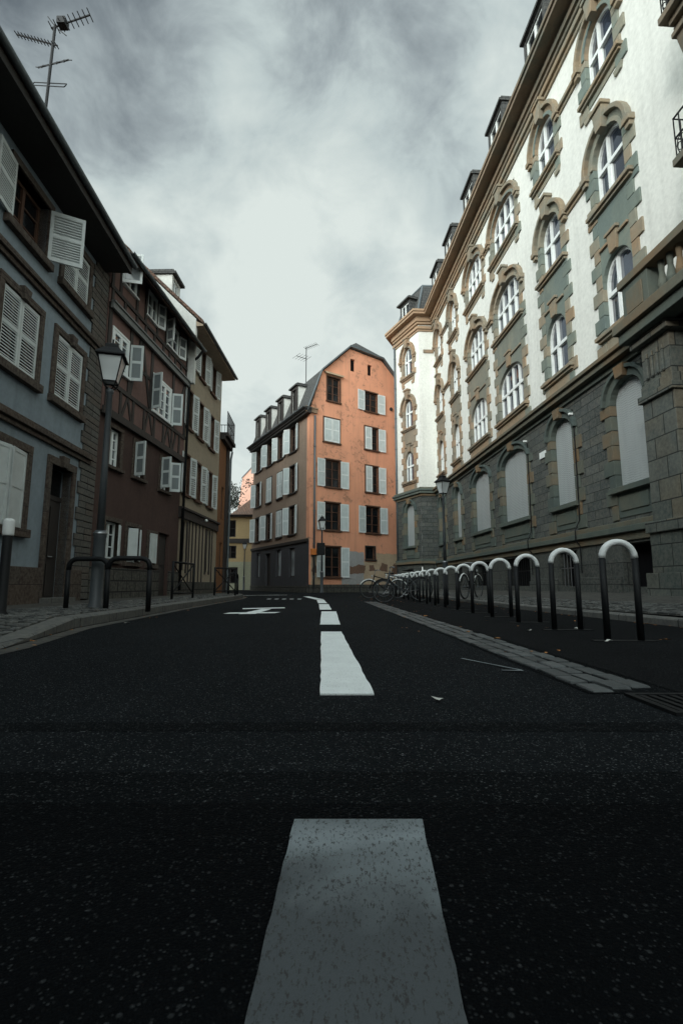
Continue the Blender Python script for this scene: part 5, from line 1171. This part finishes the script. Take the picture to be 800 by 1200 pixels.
# ------------------------------------------------------------------ rails, barriers and bollard on the left
def make_rail():
    t = thing('hoop_rail', 'x', 'rail', (0, 0, 0), 0, 'dark hoop rails on the left pavement')
    for x in (-0.3, 0.3):
        m = MB(); m.tube([(x, 0, 0), (x, 0, 0.62)], 0.038, 10); part(m, 'leg', 'black_metal', t, smooth=True)
    m = MB(); pts = [(-0.3, 0, 0.62)] + [(-0.3 + 0.13 - 0.13 * math.cos(a), 0, 0.66 + 0.13 * math.sin(a)) for a in (0.4, 0.8, 1.2, 1.57)] + [(0.3 - 0.13 + 0.13 * math.cos(a), 0, 0.66 + 0.13 * math.sin(a)) for a in (1.57, 1.2, 0.8, 0.4)] + [(0.3, 0, 0.62)]
    m.tube(pts, 0.038, 10); part(m, 'top_rail', 'black_metal', t, smooth=True)
    return t
rl = make_rail(); rl.location = (-3.87, 7.75, 0.1); rl['label'] = 'dark hoop rail half hidden behind the tall street lamp'
dup(rl, (-3.18, 7.6, 0.1), 0.12, 'dark hoop rail just to the right of the tall street lamp'); dup(rl, (-4.02, 18.9, 0.12), 1.2, 'dark hoop rail farthest along the left kerb')
def make_barrier():
    t = thing('cross_barrier', 'x', 'barrier', (0, 0, 0), 0, 'cross braced barriers on the left kerb')
    m = MB()
    for x in (-0.6, 0.6): m.tube([(x, 0, 0), (x, 0, 0.92)], 0.03, 8)
    m.tube([(-0.6, 0, 0.9), (0.6, 0, 0.9)], 0.026, 8); m.tube([(-0.6, 0, 0.16), (0.6, 0, 0.16)], 0.02, 8); part(m, 'frame', 'black_metal', t, smooth=True)
    m = MB(); m.tube([(-0.58, 0, 0.17), (0.58, 0, 0.88)], 0.018, 6); m.tube([(0.58, 0.02, 0.17), (-0.58, 0.02, 0.88)], 0.018, 6); part(m, 'cross_brace', 'black_metal', t)
    return t
br = make_barrier(); br.location = (-3.93, 12.65, 0.13); br.rotation_euler = (0, 0, 1.45); br['label'] = 'black cross braced barrier before the cream house shopfront'
dup(br, (-3.85, 16.9, 0.13), 1.2, 'black cross braced barrier at the far end of the left kerb')
t = thing('bollard', 'black bollard with white band at the left edge of the picture', 'bollard', (-4.13, 6.22, 0.1))
m = MB(); m.lathe([(0.09, 0), (0.085, 0.04), (0.058, 0.08), (0.055, 1.0), (0.05, 1.02)], 16); part(m, 'post', 'black_metal', t, smooth=True)
m = MB(); m.lathe([(0.064, 1.0), (0.066, 1.02), (0.066, 1.17), (0.06, 1.2), (0.03, 1.215)], 16); part(m, 'cap', 'pale_tube', t, smooth=True)

# ------------------------------------------------------------------ bicycles
def make_bike(frame_mat='black_metal', guard='pale_tube'):
    t = thing('bicycle', 'x', 'bicycle', (0, 0, 0), 0, 'bicycles parked among the hoops')
    R0 = 0.33
    for x in (-0.52, 0.55):
        m = MB(); m.tube([(x + R0 * math.cos(a * math.pi / 14), 0, R0 + R0 * math.sin(a * math.pi / 14)) for a in range(28)], 0.018, 8, closed=True); wh = part(m, 'wheel', 'rubber', t, smooth=True)
        r = MB(); r.tube([(x + (R0 - 0.025) * math.cos(a * math.pi / 14), 0, R0 + (R0 - 0.025) * math.sin(a * math.pi / 14)) for a in range(28)], 0.010, 6, closed=True); part(r, 'rim', 'lamp_grey', wh)
        s = MB()
        for k in range(18):
            a = k * math.pi / 9; s.tube([(x, 0.02 * (-1) ** k, R0), (x + (R0 - 0.03) * math.cos(a), 0, R0 + (R0 - 0.03) * math.sin(a))], 0.0018, 4)
        s.tube([(x, -0.05, R0), (x, 0.05, R0)], 0.02, 8); part(s, 'spokes', 'lamp_grey', wh)
        g = MB(); g.tube([(x + (R0 + 0.03) * math.cos(a), 0, R0 + (R0 + 0.03) * math.sin(a)) for a in [0.5 + i * 0.2 for i in range(12)]], 0.020, 6); part(g, 'mudguard', guard, t, smooth=True)
    m = MB(); bb, st, hd, hd2, ax = (-0.08, 0, 0.29), (-0.22, 0, 0.78), (0.36, 0, 0.80), (0.39, 0, 0.66), (-0.52, 0, 0.33)
    for p, q in ((bb, st), (bb, hd2), ((-0.19, 0, 0.66), hd)): m.tube([p, q], 0.017, 8)
    for sy in (-0.045, 0.045): m.tube([bb, (-0.52, sy, 0.33)], 0.010, 6); m.tube([(-0.2, 0, 0.70), (-0.52, sy, 0.33)], 0.009, 6)
    m.tube([hd2, (0.345, 0, 0.86)], 0.02, 8); part(m, 'frame', frame_mat, t, smooth=True)
    m = MB()
    for sy in (-0.05, 0.05): m.tube([(0.39, sy, 0.68), (0.45, sy, 0.52), (0.55, sy, 0.33)], 0.011, 6)
    m.tube([(0.39, -0.05, 0.68), (0.39, 0.05, 0.68)], 0.014, 6); part(m, 'fork', frame_mat, t, smooth=True)
    m = MB(); m.tube([(0.345, 0, 0.85), (0.32, 0, 1.0)], 0.012, 8); m.tube([(0.18, -0.29, 1.0), (0.28, -0.22, 1.03), (0.33, 0, 1.01), (0.28, 0.22, 1.03), (0.18, 0.29, 1.0)], 0.012, 8); part(m, 'handlebar', 'steel', t, smooth=True)
    m = MB(); m.add([(-0.36, -0.09, 0.93), (-0.36, 0.09, 0.93), (-0.2, 0.07, 0.92), (-0.02, 0.022, 0.915), (-0.02, -0.022, 0.915), (-0.2, -0.07, 0.92), (-0.35, -0.07, 0.87), (-0.35, 0.07, 0.87), (-0.2, 0.03, 0.88), (-0.03, 0.012, 0.89), (-0.03, -0.012, 0.89), (-0.2, -0.03, 0.88)],
          [(0, 1, 2, 5), (5, 2, 3, 4), (6, 7, 8, 11), (11, 8, 9, 10)] + [(i, (i + 1) % 6, 6 + (i + 1) % 6, 6 + i) for i in range(6)]); sa = part(m, 'saddle', 'rubber', t, bevel=0.01)
    m = MB(); m.tube([(-0.21, 0, 0.76), (-0.235, 0, 0.88)], 0.012, 8); part(m, 'seat_post', 'steel', sa)
    m = MB(); m.tube([(-0.08 + 0.09 * math.cos(a * 0.5236), 0.05, 0.29 + 0.09 * math.sin(a * 0.5236)) for a in range(12)], 0.006, 5, closed=True)
    m.tube([(-0.08, 0.06, 0.29), (0.04, 0.08, 0.16)], 0.009, 6); m.tube([(-0.08, -0.06, 0.29), (-0.2, -0.08, 0.42)], 0.009, 6); m.tube([(-0.08, -0.07, 0.29), (-0.08, 0.07, 0.29)], 0.018, 8)
    m.box(0.0, 0.09, 0.08, 0.16, 0.15, 0.17); m.box(-0.25, -0.16, -0.16, -0.08, 0.41, 0.43); part(m, 'crank', 'steel', t)
    m = MB(); m.tube([(0.42, 0, 0.80), (0.46, 0, 0.80)], 0.035, 10); part(m, 'headlight', 'lantern_glass', t)
    return t
bk = make_bike('lamp_grey', 'black_metal'); bk.location = (1.80, 14.9, 0.0); bk.rotation_euler = (0, 0.05, math.pi - 0.12); bk['label'] = 'grey framed bicycle nearest the camera among the far hoops, wheel poking into the road'
bk2 = make_bike('black_metal'); bk2.location = (1.55, 18.6, 0); bk2.rotation_euler = (0, 0, math.pi + 0.1); bk2['label'] = 'dark bicycle with pale mudguard at the far left end of the hoops'
dup(bk2, (3.72, 14.6, 0.11), 0.95, 'dark bicycle on the right pavement behind the hoops'); dup(bk, (2.25, 20.6, 0), math.pi - 0.2, 'grey framed bicycle deep in the hoop row near the lamp')

# ------------------------------------------------------------------ roof aerials
def yagi(m, c, d, ln, n_el, el, up=(0, 0, 1), r=0.012, taper=0.0):
    c, d = Vector(c), Vector(d).normalized(); e = d.cross(Vector(up)).normalized()
    m.tube([tuple(c - d * ln * 0.1), tuple(c + d * ln * 0.9)], r, 6)
    for k in range(n_el):
        p = c + d * (ln * (k / (n_el - 1)) * 0.98 - ln * 0.08); L_ = el * (1 - taper * k / n_el); m.tube([tuple(p - e * L_ / 2), tuple(p + e * L_ / 2)], r * 0.55, 5)
t = thing('roof_aerial', 'tall television aerial mast on the pale blue house', 'aerial', (-7.05, 10.5, 10.9))
m = MB(L=t.location); m.tube([(-7.05, 10.5, 10.9), (-7.0, 10.5, 14.05)], 0.034, 8); part(m, 'mast', 'wire', t)
m = MB(L=t.location); yagi(m, (-7.0, 10.5, 13.5), (-1.0, 0.1, 0.42), 1.2, 13, 0.17, r=0.022); part(m, 'antenna', 'wire', t)
m = MB(L=t.location); yagi(m, (-7.0, 10.5, 14.0), (1.0, 0.0, 0.42), 1.0, 9, 0.32, r=0.022); m.box(-6.92, -6.72, 10.4, 10.6, 14.02, 14.2)
m.tube([(-7.2, 10.5, 14.3), (-7.0, 10.5, 14.02), (-6.7, 10.5, 13.75)], 0.012, 5); part(m, 'antenna', 'wire', t)
m = MB(L=t.location); c = Vector((-7.0, 10.5, 12.95)); m.tube([tuple(c + Vector((-0.32, 0, -0.10))), tuple(c + Vector((0.42, 0, 0.12)))], 0.02, 6)
for k in range(5):
    p = c + Vector((-0.3 + k * 0.17, 0, -0.09 + k * 0.05)); m.tube([tuple(p + Vector((-0.32, 0.35, 0.42))), tuple(p - Vector((-0.32, 0.35, 0.42)))], 0.011, 5)
part(m, 'antenna', 'wire', t)
m = MB(L=t.location); c = Vector((-7.02, 10.5, 12.38)); e = Vector((0.62, -0.35, -0.42)); q = Vector((0.03, 0, 0.04)); m.tube([tuple(c - e + q), tuple(c + e + q), tuple(c + e * 1.03), tuple(c + e - q), tuple(c - e - q), tuple(c - e * 1.03)], 0.012, 5, closed=True); part(m, 'antenna', 'wire', t)
t = thing('roof_aerial', 'small television aerial on the roof of the salmon house', 'aerial', fX((1.2, 3.2, 14.0)))
b0 = fX((1.2, 3.2, 14.2)); m = MB(L=t.location); m.tube([tuple(b0), tuple(b0 + Vector((0, 0, 2.9)))], 0.03, 6); part(m, 'mast', 'wire', t)
m = MB(L=t.location); yagi(m, b0 + Vector((0, 0, 2.8)), (0.9, -0.5, 0.1), 1.0, 8, 0.5, r=0.02); part(m, 'antenna', 'wire', t)
m = MB(L=t.location); yagi(m, b0 + Vector((0, 0, 2.0)), (-0.8, -0.6, 0.0), 0.9, 5, 1.0, r=0.02); part(m, 'antenna', 'wire', t)

# ------------------------------------------------------------------ litter
def leaf(x, y, z, s, mat, label):
    m = MB(L=(x, y, z)); a = rnd.uniform(0, 6.28); ca, sa = math.cos(a), math.sin(a)
    pts = [(0, 0, 0.012)] + [(s * k * math.cos(i * 0.7854) * 1.3, s * k * math.sin(i * 0.7854), 0.004 + 0.02 * rnd.random()) for i, k in enumerate((1.1, 0.6, 0.9, 0.55, 1.0, 0.6, 0.85, 0.5))]
    m.add([(x + p[0] * ca - p[1] * sa, y + p[0] * sa + p[1] * ca, z + p[2]) for p in pts], [(0, i + 1, (i + 1) % 8 + 1) for i in range(8)])
    tag(m.build('fallen_leaf', mat), label, 'leaf', 'leaves and scraps lying on the ground')
leaf(0.415, 2.27, 0.004, 0.022, 'pale_leaf', 'pale scrap alone on the asphalt right of the clean dash')
leaf(1.40, 4.66, 0.006, 0.04, 'dead_leaf', 'orange leaf beside the sett strip')
leaf(2.80, 4.48, 0.016, 0.04, 'dead_leaf', 'brown leaf at the foot of the nearest hoop')
leaf(2.28, 4.42, 0.016, 0.03, 'pale_leaf', 'pale scrap at the foot of the nearest hoop')
leaf(2.0, 5.5, 0.006, 0.03, 'pale_leaf', 'pale scrap beside the second hoop')
leaf(2.62, 5.75, 0.006, 0.03, 'pale_leaf', 'pale scrap behind the second hoop')
leaf(1.25, 7.6, 0.03, 0.04, 'dead_leaf', 'brown leaf halfway along the sett strip')
leaf(-2.75, 6.6, 0.006, 0.03, 'pale_leaf', 'pale scrap in the gutter by the left kerb')

m = MB()
def scrap(x, y, z):
    a = rnd.uniform(0, 6.28); r = rnd.uniform(0.008, 0.022); pts = [(x + r * k * math.cos(a + t * 1.0472), y + r * k * math.sin(a + t * 1.0472), z + rnd.uniform(0.001, 0.012)) for t, k in enumerate((1.3, 0.7, 0.9, 1.2, 0.6, 0.9))]
    m.add(pts, [(0, 1, 2, 3, 4, 5)])
for _ in range(230):
    y = rnd.uniform(2.5, 22); c = rnd.random()
    if c < 0.4: scrap(polyline(KR, y) - abs(rnd.gauss(0, 0.10)) - 0.01, y, 0.006)
    elif c < 0.62: scrap(polyline(KL, max(y, 4)) + abs(rnd.gauss(0, 0.12)) + 0.01, max(y, 4), 0.005)
    elif c < 0.85: scrap(polyline(SG, min(y, 14.4)) + rnd.gauss(0.05, 0.3), y, 0.008)
    else: scrap(rnd.uniform(1.5, 3.4), y, 0.006)
tag(m.build('leaf_litter', 'dead_leaf'), 'scattered crumbs of dry leaves along the gutters and hoops', 'leaf litter', kind='stuff')
